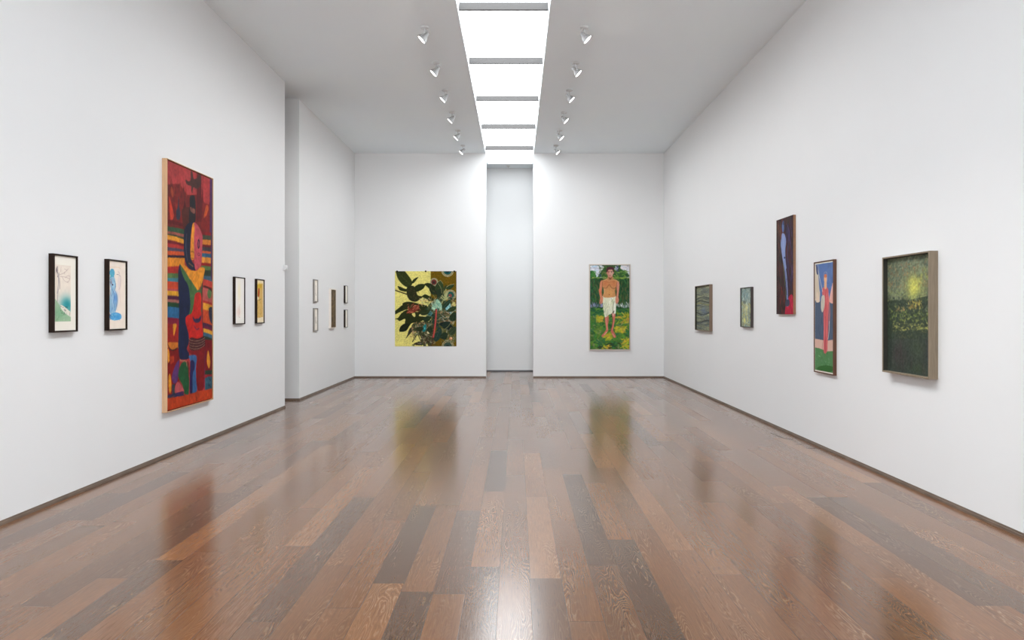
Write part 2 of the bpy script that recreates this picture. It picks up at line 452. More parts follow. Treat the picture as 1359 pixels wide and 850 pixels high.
class Art:
    def __init__(s, w, h, res, to_xy, ppm, seed=1):
        s.w, s.h = w, h
        s.nx, s.ny = max(int(w*res), 8), max(int(h*res), 8)
        s.SX, s.SY = 2*(s.nx+1), 2*(s.ny+1)
        s.px = (np.arange(s.SX) + 0.5)/s.SX*w; s.py = (np.arange(s.SY) + 0.5)/s.SY*h
        s.GX, s.GY = np.meshgrid(s.px, s.py)
        s.c = np.zeros((s.SY, s.SX, 3)); s.to_xy = to_xy; s.ppm = ppm
        s.rng = np.random.default_rng(seed); s.crop = None
    def X(s, pts):                       # crop points -> metres on the picture
        out = []
        for c in pts:
            if len(c) == 3: out.append(s.to_xy(*c[0]([(c[1], c[2])])[0]))
            else: out.append(s.to_xy(*s.crop([c])[0]))
        return np.array(out)
    def m(s, v): return v/s.crop.sc/s.ppm       # a length in crop px -> metres
    def fill(s, col): s.c[:] = col
    def noise(s, gx, gy):
        g = s.rng.random((gy+2, gx+2))
        u = np.linspace(0, gx, s.SX); v = np.linspace(0, gy, s.SY)
        iu = u.astype(int); iv = v.astype(int); fu = u-iu; fv = v-iv
        fu = fu*fu*(3-2*fu); fv = (fv*fv*(3-2*fv))[:, None]
        A = g[np.ix_(iv, iu)]*(1-fu) + g[np.ix_(iv, iu+1)]*fu
        Bq = g[np.ix_(iv+1, iu)]*(1-fu) + g[np.ix_(iv+1, iu+1)]*fu
        return A*(1-fv) + Bq*fv
    def put(s, mask, col, op=1.0, sl=None):
        sl = sl or (slice(None), slice(None))
        mm = (mask*op)[..., None]
        s.c[sl] = s.c[sl]*(1-mm) + np.asarray(col, float)*mm
    def _sl(s, x0, x1, y0, y1):
        i0 = int(np.clip(np.searchsorted(s.px, x0)-1, 0, s.SX)); i1 = int(np.clip(np.searchsorted(s.px, x1)+1, 0, s.SX))
        j0 = int(np.clip(np.searchsorted(s.py, y0)-1, 0, s.SY)); j1 = int(np.clip(np.searchsorted(s.py, y1)+1, 0, s.SY))
        return (slice(j0, j1), slice(i0, i1))
    def polym(s, q):
        sl = s._sl(q[:, 0].min(), q[:, 0].max(), q[:, 1].min(), q[:, 1].max())
        x, y = s.GX[sl], s.GY[sl]; ins = np.zeros(x.shape, bool)
        for (x0, y0), (x1, y1) in zip(q, np.roll(q, -1, axis=0)):
            if y0 == y1: continue
            cr = ((y0 > y) != (y1 > y)) & (x < (x1-x0)*(y-y0)/(y1-y0) + x0)
            ins ^= cr
        return ins.astype(float), sl
    def poly(s, pts, col, smooth=True, op=1.0):
        q = s.X(pts)
        if smooth: q = catmull(q)
        mk, sl = s.polym(q); s.put(mk, col, op, sl)
    def seg(s, q, wid, col, op=1.0):
        wid = np.broadcast_to(np.asarray(wid, float), (len(q),))
        W = wid.max()
        sl = s._sl(q[:, 0].min()-W, q[:, 0].max()+W, q[:, 1].min()-W, q[:, 1].max()+W)
        x, y = s.GX[sl], s.GY[sl]
        if x.size == 0: return
        best = np.full(x.shape, 1e9)
        for i in range(len(q)-1):
            a, b_ = q[i], q[i+1]; d = b_-a; l2 = max(d@d, 1e-12)
            t = np.clip(((x-a[0])*d[0] + (y-a[1])*d[1])/l2, 0, 1)
            ww = wid[i]*(1-t) + wid[i+1]*t
            best = np.minimum(best, np.hypot(x-a[0]-t*d[0], y-a[1]-t*d[1])/np.maximum(ww/2, 1e-6))
        pxs = s.w/s.SX
        s.put(np.clip((1-best)*W/2/pxs + 0.5, 0, 1), col, op, sl)
    def line(s, pts, wid, col, op=1.0, smooth=True):
        q = s.X(pts)
        if smooth and len(q) > 2: q = catmull(q, 6, False)
        s.seg(q, s.m(wid), col, op)
    def ell(s, cx, cy, rx, ry, col, op=1.0, soft=0.0):
        t = np.linspace(0, 2*PI, 28, endpoint=False)
        q = s.X([(cx+rx*math.cos(a), cy+ry*math.sin(a)) for a in t])
        if soft:
            c = q.mean(0); ax = np.abs(q-c).max(0)
            r = np.hypot((s.GX-c[0])/ax[0], (s.GY-c[1])/ax[1])
            s.put(np.exp(-(r**2)*soft), col, op)
        else:
            mk, sl = s.polym(q); s.put(mk, col, op, sl)
    def ring(s, cx, cy, rx, ry, wid, col, op=1.0):
        t = np.linspace(0, 2*PI, 33)
        s.seg(s.X([(cx+rx*math.cos(a), cy+ry*math.sin(a)) for a in t]), s.m(wid), col, op)
    def dabs(s, x0, x1, y0, y1, n, length, wid, cols, ang=0.0, spread=0.3, op=0.8, inside=None):
        """short brush strokes scattered over a box given in crop px"""
        for i in range(n):
            cx, cy = s.rng.uniform(x0, x1), s.rng.uniform(y0, y1)
            a = ang + s.rng.normal()*spread; l = length*s.rng.uniform(0.5, 1.4)
            col = np.array(cols[s.rng.integers(len(cols))], float)*s.rng.uniform(0.85, 1.15)
            c = s.X([(cx, cy)])[0]
            d = np.array([math.cos(a), math.sin(a)])*s.m(l)/2; nn = np.array([-d[1], d[0]])*s.rng.normal()*0.25
            w_ = s.m(wid)*s.rng.uniform(0.6, 1.3)
            s.seg(np.array([c-d, c+nn, c+d]), np.array([w_*0.5, w_, w_*0.4]), np.clip(col, 0, 255), op*s.rng.uniform(0.6, 1))
    def mottle(s, amt, gx, gy):
        s.c *= (1 + amt*(s.noise(gx, gy)[..., None]*2-1))
    def soften(s, r, desat=0.0):
        for ax in (0, 1):
            s.c = sum(np.roll(s.c, k, axis=ax) for k in range(-r, r+1))/(2*r+1)
        g = s.c.mean(2, keepdims=True); s.c = s.c*(1-desat) + g*desat
    def finish(s):
        c = s.c.reshape(s.ny+1, 2, s.nx+1, 2, 3).mean((1, 3))
        return np.clip(c, 2, 250)
    def mesh(s, name, mat, parent, y, thick=0.004, gain=1.0):
        """front grid at local y (towards the viewer is -y), edges turned back by thick; x right, z up, centred"""
        nx, ny = s.nx, s.ny; c = np.clip(lin(s.finish())*gain, 0.003, 0.9)
        xs = np.linspace(-s.w/2, s.w/2, nx+1); zs = np.linspace(s.h/2, -s.h/2, ny+1)
        XX, ZZ = np.meshgrid(xs, zs)
        V = np.stack([XX.ravel(), np.full(XX.size, y), ZZ.ravel()], 1)
        id_ = np.arange((nx+1)*(ny+1)).reshape(ny+1, nx+1)
        Fq = np.stack([id_[1:, :-1], id_[1:, 1:], id_[:-1, 1:], id_[:-1, :-1]], -1).reshape(-1, 4)
        bd = np.concatenate([id_[0, :-1], id_[:-1, -1], id_[-1, :0:-1], id_[:0:-1, 0]])
        V2 = V[bd] + np.array([0, thick, 0]); n0 = len(V)
        k = len(bd); i2 = n0 + np.arange(k)
        Fs = np.stack([bd, np.roll(bd, -1), np.roll(i2, -1), i2], -1)
        me = bpy.data.meshes.new(name)
        me.from_pydata(np.concatenate([V, V2]).tolist(), [], np.concatenate([Fq, Fs]).tolist() + [i2.tolist()])
        at = me.color_attributes.new('paint', 'FLOAT_COLOR', 'POINT')
        cc = np.concatenate([c.reshape(-1, 3), c.reshape(-1, 3)[bd]]); cc = np.concatenate([cc, np.ones((len(cc), 1))], 1)
        at.data.foreach_set('color', cc.astype(np.float32).ravel())
        me.materials.append(mat); me.update()
        return link(bpy.data.objects.new(name, me), parent)

# ------------------------------------------------------------------ pictures
class Pic:
    """a picture hung on a wall, placed from the front face it shows.
    side walls: pn / pf = photo x of its near and far front edges, top / bot = photo y at the near edge."""
    def __init__(s, name, label, cat, wall, pn, pf, top, bot, depth, group=None):
        s.wall, s.depth = wall, depth
        if wall == 'back':
            Yp = YB - depth; k = F/Yp
            s.Yp = Yp; s.ppm = k
            x0, x1 = (pn-VX)/k, (pf-VX)/k; z1, z0 = CH-(top-VY)/k, CH-(bot-VY)/k
            s.w, s.h = x1-x0, z1-z0; s.u0, s.z1 = x0, z1
            loc = ((x0+x1)/2, YB, (z0+z1)/2); rz = 0
        else:
            X0 = {'left': XL, 'rear': XLR, 'right': XR}[wall]
            Xf = X0 + (depth if X0 < 0 else -depth); s.Xf = Xf
            yn, yf = Xf*F/(pn-VX), Xf*F/(pf-VX)
            s.ppm = F/yn
            z1, z0 = CH-(top-VY)*yn/F, CH-(bot-VY)*yn/F
            s.w, s.h = yf-yn, z1-z0; s.z1 = z1; s.yn, s.yf = yn, yf
            loc = (X0, (yn+yf)/2, (z0+z1)/2); rz = PI/2 if X0 < 0 else -PI/2
        s.root = thing(name, label, cat, loc, rz, group)
    def photo_to_face(s, px, py):
        """photo px -> metres right / down from the picture's top left, on its front plane"""
        if s.wall == 'back':
            return ((px-VX)/s.ppm - s.u0, s.z1 - (CH-(py-VY)/s.ppm))
        Y = s.Xf*F/(px-VX); Z = CH-(py-VY)*Y/F
        return ((Y-s.yn) if s.Xf < 0 else (s.yf-Y), s.z1-Z)
    def frame(s, rail, mat, front=0.0, lip=None, bev=0.002):
        """four mitred rails round the edge, from the wall to the front"""
        w, h, d = s.w/2, s.h/2, s.depth
        bm = bmesh.new()
        rings = []
        for (ins, y) in ((0, 0), (0, -d+bev), (bev, -d), (rail-bev, -d), (rail, -d+bev), (rail, 0)):
            rings.append([bm.verts.new(p) for p in ((-w+ins, y, -h+ins), (w-ins, y, -h+ins), (w-ins, y, h-ins), (-w+ins, y, h-ins))])
        k = len(rings)
        for i in range(k):
            a, b_ = rings[i], rings[(i+1) % k]
            for j in range(4):
                bm.faces.new((a[j], a[(j+1) % 4], b_[(j+1) % 4], b_[j]))
        return obj('frame', bm, mat, s.root)
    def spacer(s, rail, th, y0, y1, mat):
        """thin dark strips standing in for shade on the inner rails of a box frame"""
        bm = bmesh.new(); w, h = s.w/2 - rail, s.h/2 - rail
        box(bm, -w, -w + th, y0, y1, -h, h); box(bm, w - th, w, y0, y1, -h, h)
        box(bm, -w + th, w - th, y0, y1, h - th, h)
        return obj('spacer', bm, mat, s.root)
    def slab(s, name, ins, y0, y1, mat):
        return obj(name, B(-s.w/2+ins, s.w/2-ins, y0, y1, -s.h/2+ins, s.h/2-ins), mat, s.root)
    def art(s, ins, res, seed=1, box_=None):
        """a canvas inset by ins all round"""
        return Art(s.w-2*ins, s.h-2*ins, res, lambda px, py: tuple(np.array(s.photo_to_face(px, py)) - ins), s.ppm, seed)

# ---- the tall red figure painting
pic = Pic('figure_painting', 'tall red and blue painting of a standing figure in pale wood frame', 'painting', 'left', 221.9, 283.3, 210.0, 548.3, 0.0525)
pic.frame(0.007, M_OAK)
pic.slab('backing_board', 0.007, -0.022, 0.0, M_GAP)
A = pic.art(0.019, 115, 3)
a, b, c, d = Crop(215, 205, 10), Crop(215, 285, 9.444), Crop(215, 370, 9.444), Crop(215, 455, 8.947)
A.fill((172, 54, 54)); A.mottle(0.12, 6, 30)
A.crop = a
A.poly([(60, 410), (140, 398), (240, 400), (300, 470), (345, 545), (460, 540), (560, 600), (640, 640), (660, 1200), (60, 1200)], (118, 26, 22), False)
A.dabs(80, 360, 420, 850, 60, 120, 22, [(140, 40, 28), (95, 18, 20), (120, 45, 35), (85, 25, 22)], 1.5, 0.15)
A.poly([(470, 250), (530, 285), (530, 900), (465, 900)], (92, 12, 18), False)
A.poly([(552, 300), (580, 312), (548, 640), (530, 900), (510, 900)], (100, 14, 20), False)
A.poly([(560, 300), (645, 325), (635, 640), (600, 660), (555, 600)], (172, 52, 52))
A.poly([(555, 640), (630, 670), (630, 1000), (520, 1000)], (130, 22, 18), False)
A.poly([(600, 670), (622, 720), (600, 800), (560, 850), (572, 760)], (192, 76, 26))
A.poly([(390, 225), (412, 240), (430, 330), (480, 310), (500, 262), (522, 290), (512, 420), (470, 462), (422, 445), (410, 525), (395, 480), (395, 430), (340, 402), (318, 345), (370, 362), (388, 335)], (68, 34, 28))
A.poly([(104, 560), (130, 640), (166, 800), (150, 870), (122, 870), (112, 700)], (198, 55, 30))
A.poly([(138, 430), (165, 520), (152, 578), (124, 500)], (168, 62, 34))
A.poly([(305, 620), (325, 690), (300, 760), (296, 690)], (80, 12, 14))
A.poly([(228, 555), (238, 700), (256, 790), (240, 870), (204, 860), (198, 760), (220, 700)], (46, 46, 62))
A.poly([(640, 322), (690, 335), (690, 2000), (640, 2000)], (76, 36, 84), False)
A.crop = b
def stripe(x0, x1, l0, l1, r0, r1, col):
    xm = (x0+x1)/2
    A.poly([(x0, l0), (xm, (l0*.6+r0*.4)), (x1, r0), (x1, r1), (xm, (l1*.6+r1*.4)), (x0, l1)], col, False)
for s_ in [(60, 110, 120, 160, (92, 12, 16)), (110, 160, 165, 205, (110, 30, 26)), (150, 208, 190, 250, (48, 80, 52)), (208, 238, 250, 290, (158, 84, 72)),
           (238, 252, 290, 320, (60, 70, 45)), (252, 312, 318, 372, (228, 152, 42)), (312, 360, 372, 400, (108, 14, 28)), (360, 408, 398, 440, (176, 46, 42)),
           (408, 455, 440, 472, (78, 66, 84)), (455, 508, 470, 512, (206, 84, 42)), (508, 540, 516, 546, (32, 22, 42)), (540, 655, 546, 640, (220, 134, 36)),
           (655, 735, 640, 740, (170, 38, 32)), (735, 795, 740, 800, (84, 112, 60)), (795, 830, 800, 832, (62, 122, 142)), (830, 960, 832, 960, (196, 68, 38))]:
    stripe(70, 290, *s_[:4], s_[4])
for s_ in [(215, 255, (132, 12, 16)), (255, 312, (62, 66, 46)), (312, 374, (224, 132, 40)), (374, 404, (110, 16, 20)), (404, 455, (62, 52, 58)), (455, 482, (210, 90, 40)),
           (482, 532, (42, 92, 124)), (532, 602, (224, 142, 50)), (602, 640, (150, 26, 24)), (640, 690, (92, 122, 62)), (690, 764, (40, 52, 36)), (764, 815, (62, 92, 112)), (815, 980, (176, 62, 50))]:
    stripe(500, 618, s_[0], s_[1], s_[0]+12, s_[1]+12, s_[2])
A.crop = c
for s_ in [(-10, 32, (60, 122, 136)), (32, 124, (200, 68, 36)), (124, 150, (178, 74, 82)), (150, 208, (226, 164, 42)), (208, 256, (78, 26, 58)), (256, 292, (165, 100, 90)),
           (292, 350, (26, 62, 36)), (350, 485, (42, 102, 146)), (485, 565, (134, 26, 52)), (565, 800, (156, 32, 26)), (800, 1000, (218, 122, 40))]:
    stripe(70, 225, s_[0], s_[1], s_[0]+14, s_[1]+14, s_[2])
A.poly([(150, 570), (192, 572), (180, 640), (158, 715), (150, 640)], (232, 152, 44))
for s_ in [(-10, 15, (62, 92, 112)), (15, 95, (188, 62, 52)), (95, 122, (110, 14, 22)), (122, 282, (184, 86, 80)), (282, 312, (170, 40, 36)), (312, 395, (224, 154, 46)),
           (395, 560, (194, 72, 36)), (560, 600, (74, 30, 64)), (600, 632, (110, 30, 60)), (632, 680, (226, 160, 46)), (680, 725, (62, 100, 124)), (725, 790, (36, 54, 40)), (790, 900, (120, 20, 36))]:
    stripe(520, 640, s_[0]-12, s_[1]-12, s_[0]+28, s_[1]+28, s_[2])
A.ell(600, 190, 26, 60, (90, 118, 70)); A.poly([(590, 380), (640, 370), (640, 560), (605, 520)], (42, 42, 66))
A.line([(540, 95), (590, 120), (630, 165), (636, 240)], 18, (36, 20, 26))
A.crop = d
A.poly([(70, 60), (215, 60), (215, 660), (70, 700)], (132, 20, 20), False)
A.poly([(70, 0), (205, 0), (185, 60), (140, 85), (95, 60)], (218, 122, 40))
A.line([(75, 10), (100, 65), (140, 88), (190, 62)], 14, (50, 26, 30))
A.poly([(80, 70), (98, 120), (100, 200), (84, 235), (74, 150)], (230, 152, 42))
A.poly([(100, 170), (150, 160), (150, 220), (110, 250)], (180, 55, 32))
A.poly([(95, 370), (114, 400), (122, 560), (98, 592), (86, 460)], (226, 148, 42))
A.poly([(130, 490), (165, 490), (160, 640), (128, 640)], (58, 66, 74), False)
A.poly([(75, 620), (260, 570), (270, 640), (75, 680)], (42, 46, 78), False)
A.poly([(515, -40), (612, -30), (612, 330), (515, 330)], (120, 18, 28), False)
A.poly([(552, 90), (566, 140), (578, 220), (566, 302), (545, 262), (538, 180)], (234, 154, 50))
A.poly([(515, 330), (612, 322), (612, 372), (515, 378)], (26, 50, 40), False)
A.poly([(515, 378), (612, 372), (612, 402), (515, 420)], (150, 30, 40), False)
A.poly([(515, 420), (560, 398), (612, 402), (612, 545), (515, 565)], (44, 86, 106), False)
A.dabs(525, 605, 440, 525, 12, 60, 14, [(20, 30, 50), (70, 120, 130)], 0.2, 0.3)
# the figure
A.crop = b
A.poly([(262, -60), (392, -60), (384, 160), (330, 205), (285, 205)], (80, 30, 22))
A.crop = a
A.poly([(378, 575), (402, 546), (436, 552), (448, 600), (454, 700), (446, 900), (368, 900), (374, 700)], (34, 26, 30))
A.poly([(382, 702), (410, 716), (444, 735), (440, 790), (400, 770), (384, 740)], (128, 74, 62))
A.poly([(395, 610), (430, 612), (436, 680), (400, 690)], (22, 26, 34))
A.crop = b
A.poly([(290, 195), (280, 330), (285, 500), (310, 620), (350, 680), (400, 702), (432, 692), (432, 640), (390, 600), (366, 500), (366, 300), (376, 180), (380, 100), (330, 120)], (24, 30, 52))
A.line([(318, 240), (308, 400), (325, 580)], 12, (80, 70, 90))
A.line([(345, 610), (395, 650)], 16, (130, 90, 60))
A.poly([(406, 105), (450, 130), (490, 200), (515, 280), (510, 400), (505, 560), (490, 650), (430, 692), (412, 600), (406, 400), (412, 200)], (196, 76, 88))
A.poly([(406, 104), (386, 150), (368, 330), (368, 545), (405, 560), (410, 480), (408, 300), (416, 190)], (230, 142, 42))
A.ell(466, 370, 15, 62, (40, 22, 44)); A.ell(466, 370, 7, 40, (150, 60, 80)); A.ring(468, 500, 14, 16, 7, (70, 30, 50))
A.line([(372, 470), (395, 466), (410, 480)], 7, (90, 50, 30)); A.line([(372, 548), (402, 552)], 8, (90, 50, 30))
A.poly([(b, 238, 622), (b, 222, 655), (b, 212, 720), (b, 212, 850), (c, 212, 100), (c, 222, 400), (c, 212, 850), (d, 203, 60), (d, 215, 172), (d, 240, 198), (d, 318, 192), (d, 330, 130), (d, 302, 70), (c, 345, 800), (c, 340, 690), (c, 302, 520), (c, 350, 430), (c, 365, 300), (c, 345, 100), (c, 290, -60), (b, 250, 660)], (22, 32, 64))
A.poly([(b, 236, 628), (b, 250, 640), (b, 360, 800), (c, 430, 60), (c, 480, 140), (c, 515, 60), (c, 505, 300), (c, 498, 420), (c, 420, 430), (c, 345, 468), (c, 356, 400), (c, 362, 300), (c, 340, 100), (b, 290, 810), (b, 255, 720)], (70, 106, 60))
A.poly([(b, 240, 622), (b, 300, 640), (b, 350, 690), (b, 430, 708), (b, 490, 660), (b, 542, 680), (b, 530, 760), (c, 520, 20), (c, 498, 80), (c, 460, 142), (c, 440, 128), (c, 370, 20), (b, 350, 800), (b, 300, 710)], (228, 144, 38))
A.crop = c
A.poly([(425, 192), (490, 182), (500, 300), (498, 440), (510, 560), (520, 720), (508, 785), (420, 792), (358, 780), (340, 680), (303, 520), (320, 468), (380, 430), (405, 320)], (198, 34, 28))
A.line([(516, 40), (506, 200), (508, 430), (522, 640), (530, 760)], 13, (30, 30, 36))
A.poly([(392, 475), (420, 505), (445, 498), (470, 495), (497, 460), (490, 525), (460, 552), (428, 552), (400, 522)], (52, 44, 78))
A.line([(408, 588), (440, 636), (472, 622)], 13, (58, 40, 74))
A.crop = d
A.poly([(330, 30), (345, -60), (430, -50), (500, -70), (520, 20), (500, 60), (420, 92), (345, 85)], (66, 22, 28))
for k in range(4):
    A.line([(325+4*k, -52+34*k), (350, -30+32*k), (420, -22+32*k), (480, -38+30*k), (512, -60+28*k)], 8, (176, 140, 116), 0.9)
A.poly([(325, 80), (345, 92), (430, 92), (505, 45), (517, 150), (512, 300), (502, 520), (470, 568), (430, 556), (414, 450), (414, 300), (420, 160), (370, 145), (330, 122)], (126, 20, 24))
A.poly([(330, 152), (416, 158), (410, 300), (414, 450), (422, 560), (390, 592), (362, 582), (368, 300), (340, 210)], (56, 98, 146))
A.poly([(345, 218), (384, 214), (396, 290), (372, 380), (366, 590), (338, 585), (340, 300)], (36, 32, 78))
A.poly([(230, 262), (262, 226), (298, 240), (328, 340), (326, 590), (295, 612), (270, 592), (250, 500), (215, 440), (200, 360)], (30, 84, 48))
A.poly([(300, 228), (326, 230), (334, 330), (326, 420), (316, 300)], (116, 44, 40))
A.line([(220, 200), (238, 212), (262, 214), (296, 222), (302, 275)], 9, (182, 150, 110))
A.poly([(186, 230), (214, 212), (206, 330), (195, 440), (170, 482), (140, 470), (128, 400), (150, 310)], (92, 52, 106))
A.poly([(196, 462), (245, 515), (268, 582), (170, 596), (163, 530)], (204, 92, 98))
A.poly([(180, 590), (262, 570), (268, 598), (180, 622)], (60, 34, 84), False)
A.line([(518, 100), (512, 300), (504, 530)], 10, (66, 36, 90))
A.poly([(60, 660), (290, 622), (450, 574), (620, 535), (620, 700), (60, 830)], (190, 64, 30), False)
A.dabs(80, 600, 580, 760, 40, 90, 14, [(205, 76, 34), (168, 50, 26), (196, 60, 40)], -0.2, 0.3, 0.5)
A.line([(408, 640), (420, 655), (410, 672), (424, 690)], 7, (70, 24, 20))
A.mottle(0.10, 50, 110); A.mottle(0.10, 14, 24)
A.mesh('canvas', M_PAINT, pic.root, -0.046, 0.024, 0.84)

# ---- framed works on paper, left wall
def framed(name, label, wall, pn, pf, top, bot, depth, rail, mat, cat='framed picture', group=None, set_back=0.012):
    p = Pic(name, label, cat, wall, pn, pf, top, bot, depth, group)
    p.frame(rail, mat)
    p.slab('mat_board', rail, -depth + set_back, -depth + set_back + 0.004, M_MAT)
    p.sb = -depth + set_back - 0.0012
    return p

pic = framed('framed_drawing', 'black-framed drawing of a bare tree above a teal and green hill', 'left', 71.6, 103.8, 336.4, 441.8, 0.042, 0.013, M_BLACKW)
n = Crop(60, 330, 7.39)
# sheet smaller than the mat
x0, y0 = pic.photo_to_face(*n([(112, 150)])[0]); x1, y1 = pic.photo_to_face(*n([(264, 716)])[0])
def sub_art(pic, x0, y0, x1, y1, res, seed):
    A = Art(x1-x0, y1-y0, res, lambda px, py: tuple(np.array(pic.photo_to_face(px, py)) - np.array([x0, y0])), pic.ppm, seed)
    A.off = ((x0+x1)/2 - pic.w/2, pic.h/2 - (y0+y1)/2)
    return A
y0 = pic.h*0.135; y1 = pic.h*0.862
A = sub_art(pic, x0, y0, x1, y1, 420, 5); A.crop = n
A.fill((234, 222, 208)); A.mottle(0.02, 8, 20)
A.ell(215, 560, 62, 95, (70, 160, 165), 0.95, 1.2); A.ell(235, 555, 40, 60, (40, 138, 146), 0.8, 1.0)
A.poly([(100, 505), (135, 525), (170, 580), (230, 650), (270, 680), (270, 730), (100, 730)], (150, 184, 148), op=0.85); A.dabs(110, 265, 590, 720, 40, 40, 16, [(160, 190, 156), (130, 170, 130), (180, 200, 170)], -0.4, 0.6, 0.4)
A.ell(150, 640, 60, 60, (110, 165, 125), 0.6, 1.0)
A.poly([(165, 555), (200, 570), (265, 630), (265, 665), (215, 640), (170, 590)], (226, 220, 206))
A.dabs(165, 262, 565, 650, 26, 14, 7, [(50, 56, 54), (80, 70, 66)], 0.8, 0.6)
A.line([(135, 180), (128, 215), (140, 250), (136, 280)], 7, (100, 84, 92)); A.line([(150, 240), (148, 300), (152, 360), (140, 430), (134, 520)], 6, (150, 140, 140))
A.line([(140, 255), (144, 330), (132, 440)], 9, (150, 138, 146), 0.7)
A.line([(155, 290), (160, 380), (155, 400)], 4, (130, 112, 118))
for q in ([(150, 260), (200, 240), (240, 200)], [(160, 275), (210, 282), (255, 300)], [(210, 290), (230, 270), (255, 275), (250, 315), (228, 330)], [(170, 180), (166, 230)], [(205, 230), (200, 252)], [(180, 280), (205, 320), (240, 335)], [(200, 200), (225, 215)]):
    A.line(q, 3, (160, 128, 126), 0.8)
A.ell(128, 215, 9, 24, (86, 74, 84), 0.7, 1.0)
o = A.mesh('drawing', M_PAPER, pic.root, pic.sb, 0.001); o.location = (A.off[0], 0, A.off[1])

pic = framed('framed_drawing', 'black-framed drawing of a blue figure beside a pale one', 'left', 144.6, 169.4, 343.8, 439.2, 0.041, 0.013, M_BLACKW)
n = Crop(132, 338, 8.1)
A = pic.art(0.016, 380, 6); A.crop = n
A.fill((240, 226, 212)); A.mottle(0.015, 6, 14)
A.line([(125, 140), (215, 140), (240, 160)], 4, (226, 176, 120), 0.6)
A.ell(150, 198, 27, 44, (90, 166, 196)); A.ell(150, 260, 24, 50, (86, 170, 196)); A.dabs(132, 170, 170, 300, 20, 40, 10, [(70, 150, 186), (120, 190, 210), (96, 176, 190)], 1.4, 0.4, 0.6)
A.poly([(130, 260), (175, 250), (188, 340), (180, 380), (206, 440), (206, 540), (180, 620), (128, 630), (124, 480), (132, 380)], (150, 190, 214))
A.dabs(130, 200, 300, 600, 46, 80, 9, [(84, 140, 200), (190, 214, 226), (60, 90, 140), (120, 150, 196), (146, 130, 160)], 1.55, 0.3)
A.ell(185, 470, 22, 60, (100, 150, 214), 0.7, 0.8)
A.line([(134, 270), (142, 315)], 9, (140, 90, 74)); A.ell(155, 326, 9, 8, (60, 50, 80))
A.poly([(126, 650), (180, 622), (240, 640), (244, 690), (180, 708), (130, 690)], (92, 164, 212)); A.dabs(130, 240, 630, 705, 26, 40, 12, [(60, 140, 200), (130, 190, 222), (150, 200, 220), (80, 130, 180)], 0.1, 0.5, 0.6); A.ell(210, 668, 28, 20, (70, 150, 208), 0.8, 1.0)
A.line([(126, 640), (136, 695)], 8, (96, 90, 130), 0.8)
A.line([(214, 185), (226, 200), (222, 225), (240, 240), (236, 330), (222, 380)], 4, (150, 130, 140), 0.9)
A.line([(198, 215), (216, 218)], 4, (80, 70, 90)); A.line([(240, 240), (244, 330), (230, 400), (240, 520)], 3, (190, 160, 150), 0.8)
A.ell(222, 310, 14, 90, (214, 200, 206), 0.6, 1.0)
A.line([(190, 400), (204, 470), (200, 560)], 4, (70, 90, 130), 0.8)
A.mesh('drawing', M_PAPER, pic.root, pic.sb, 0.001)

pic = framed('framed_drawing', 'narrow black-framed, nearly blank cream drawing with a faint yellow wash', 'left', 312.4, 325.7, 367.3, 431.0, 0.034, 0.012, M_BLACKW)
n = Crop(300, 355, 10)
A = pic.art(0.015, 330, 7); A.crop = n
A.fill((246, 240, 232)); A.ell(185, 330, 20, 130, (246, 232, 190), 0.6, 1.0); A.ell(180, 590, 26, 60, (234, 206, 190), 0.6, 1.0)
A.line([(195, 490), (185, 540), (190, 590), (180, 650), (195, 665)], 5, (150, 120, 120), 0.7); A.line([(168, 420), (172, 560)], 4, (200, 180, 190), 0.7)
A.mesh('drawing', M_PAPER, pic.root, pic.sb, 0.001)

pic = framed('framed_drawing', 'narrow black-framed drawing in ochre with a red and yellow figure', 'left', 341.3, 351.3, 370.3, 429.8, 0.034, 0.012, M_BLACKW)
A = pic.art(0.015, 330, 8); A.crop = n
A.fill((238, 222, 190))
A.poly([(424, 230), (496, 215), (500, 660), (422, 670)], (214, 176, 104), False); A.ell(455, 250, 34, 40, (206, 170, 40), 0.9, 1.0)
A.dabs(422, 500, 400, 680, 60, 26, 7, [(180, 136, 60), (226, 190, 120), (150, 110, 56), (200, 170, 60)], 0.6, 0.9)
A.poly([(440, 290), (452, 280), (455, 340), (446, 400), (434, 380)], (160, 60, 30)); A.line([(474, 240), (472, 270)], 8, (170, 40, 30)); A.line([(440, 440), (476, 420)], 6, (90, 110, 80)); A.ell(433, 410, 8, 22, (240, 230, 196))
A.mesh('drawing', M_PAPER, pic.root, pic.sb, 0.001)

# ---- five small works beyond the passage
n = Crop(410, 365, 10.63)
for top, bot, lab, sd in ((370.8, 401.2, 'small grey-framed drawing with one thin upright line, upper of the grey pair', 11), (409.2, 440.2, 'small grey-framed drawing with a short dark mark, lower of the grey pair', 12)):
    pic = framed('framed_drawing', lab, 'rear', 417.3, 422.4, top, bot, 0.030, 0.017, M_GREYW, group='pair of grey-framed drawings')
    A = pic.art(0.024, 330, sd)
    w_, h_ = A.w, A.h; A.fill((240, 234, 224)); A.mottle(0.02, 4, 8)
    k0, k1 = (0.25, 0.72) if sd == 11 else (0.38, 0.66)
    A.seg(catmull(np.array([(w_*.5, h_*k0), (w_*.46, h_*(k0+k1)/2), (w_*.53, h_*k1)]), 6, False), 0.016 if sd == 11 else 0.028, (150, 140, 130), 0.9)
    A.seg(np.array([(w_*.42, h_*(k1-.1)), (w_*.6, h_*k1)]), 0.012, (120, 112, 106), 0.8)
    A.mesh('drawing', M_PAPER, pic.root, pic.sb, 0.001)
pic = Pic('framed_painting', 'tall narrow brown painting in a white box frame', 'painting', 'rear', 439.4, 446.3, 383.2, 436.2, 0.045)
pic.frame(0.016, M_WHITEW); pic.slab('backing_board', 0.016, -0.028, 0.0, M_GAP)
A = pic.art(0.020, 230, 13); A.crop = n
A.fill((104, 82, 52)); A.mottle(0.3, 6, 24)
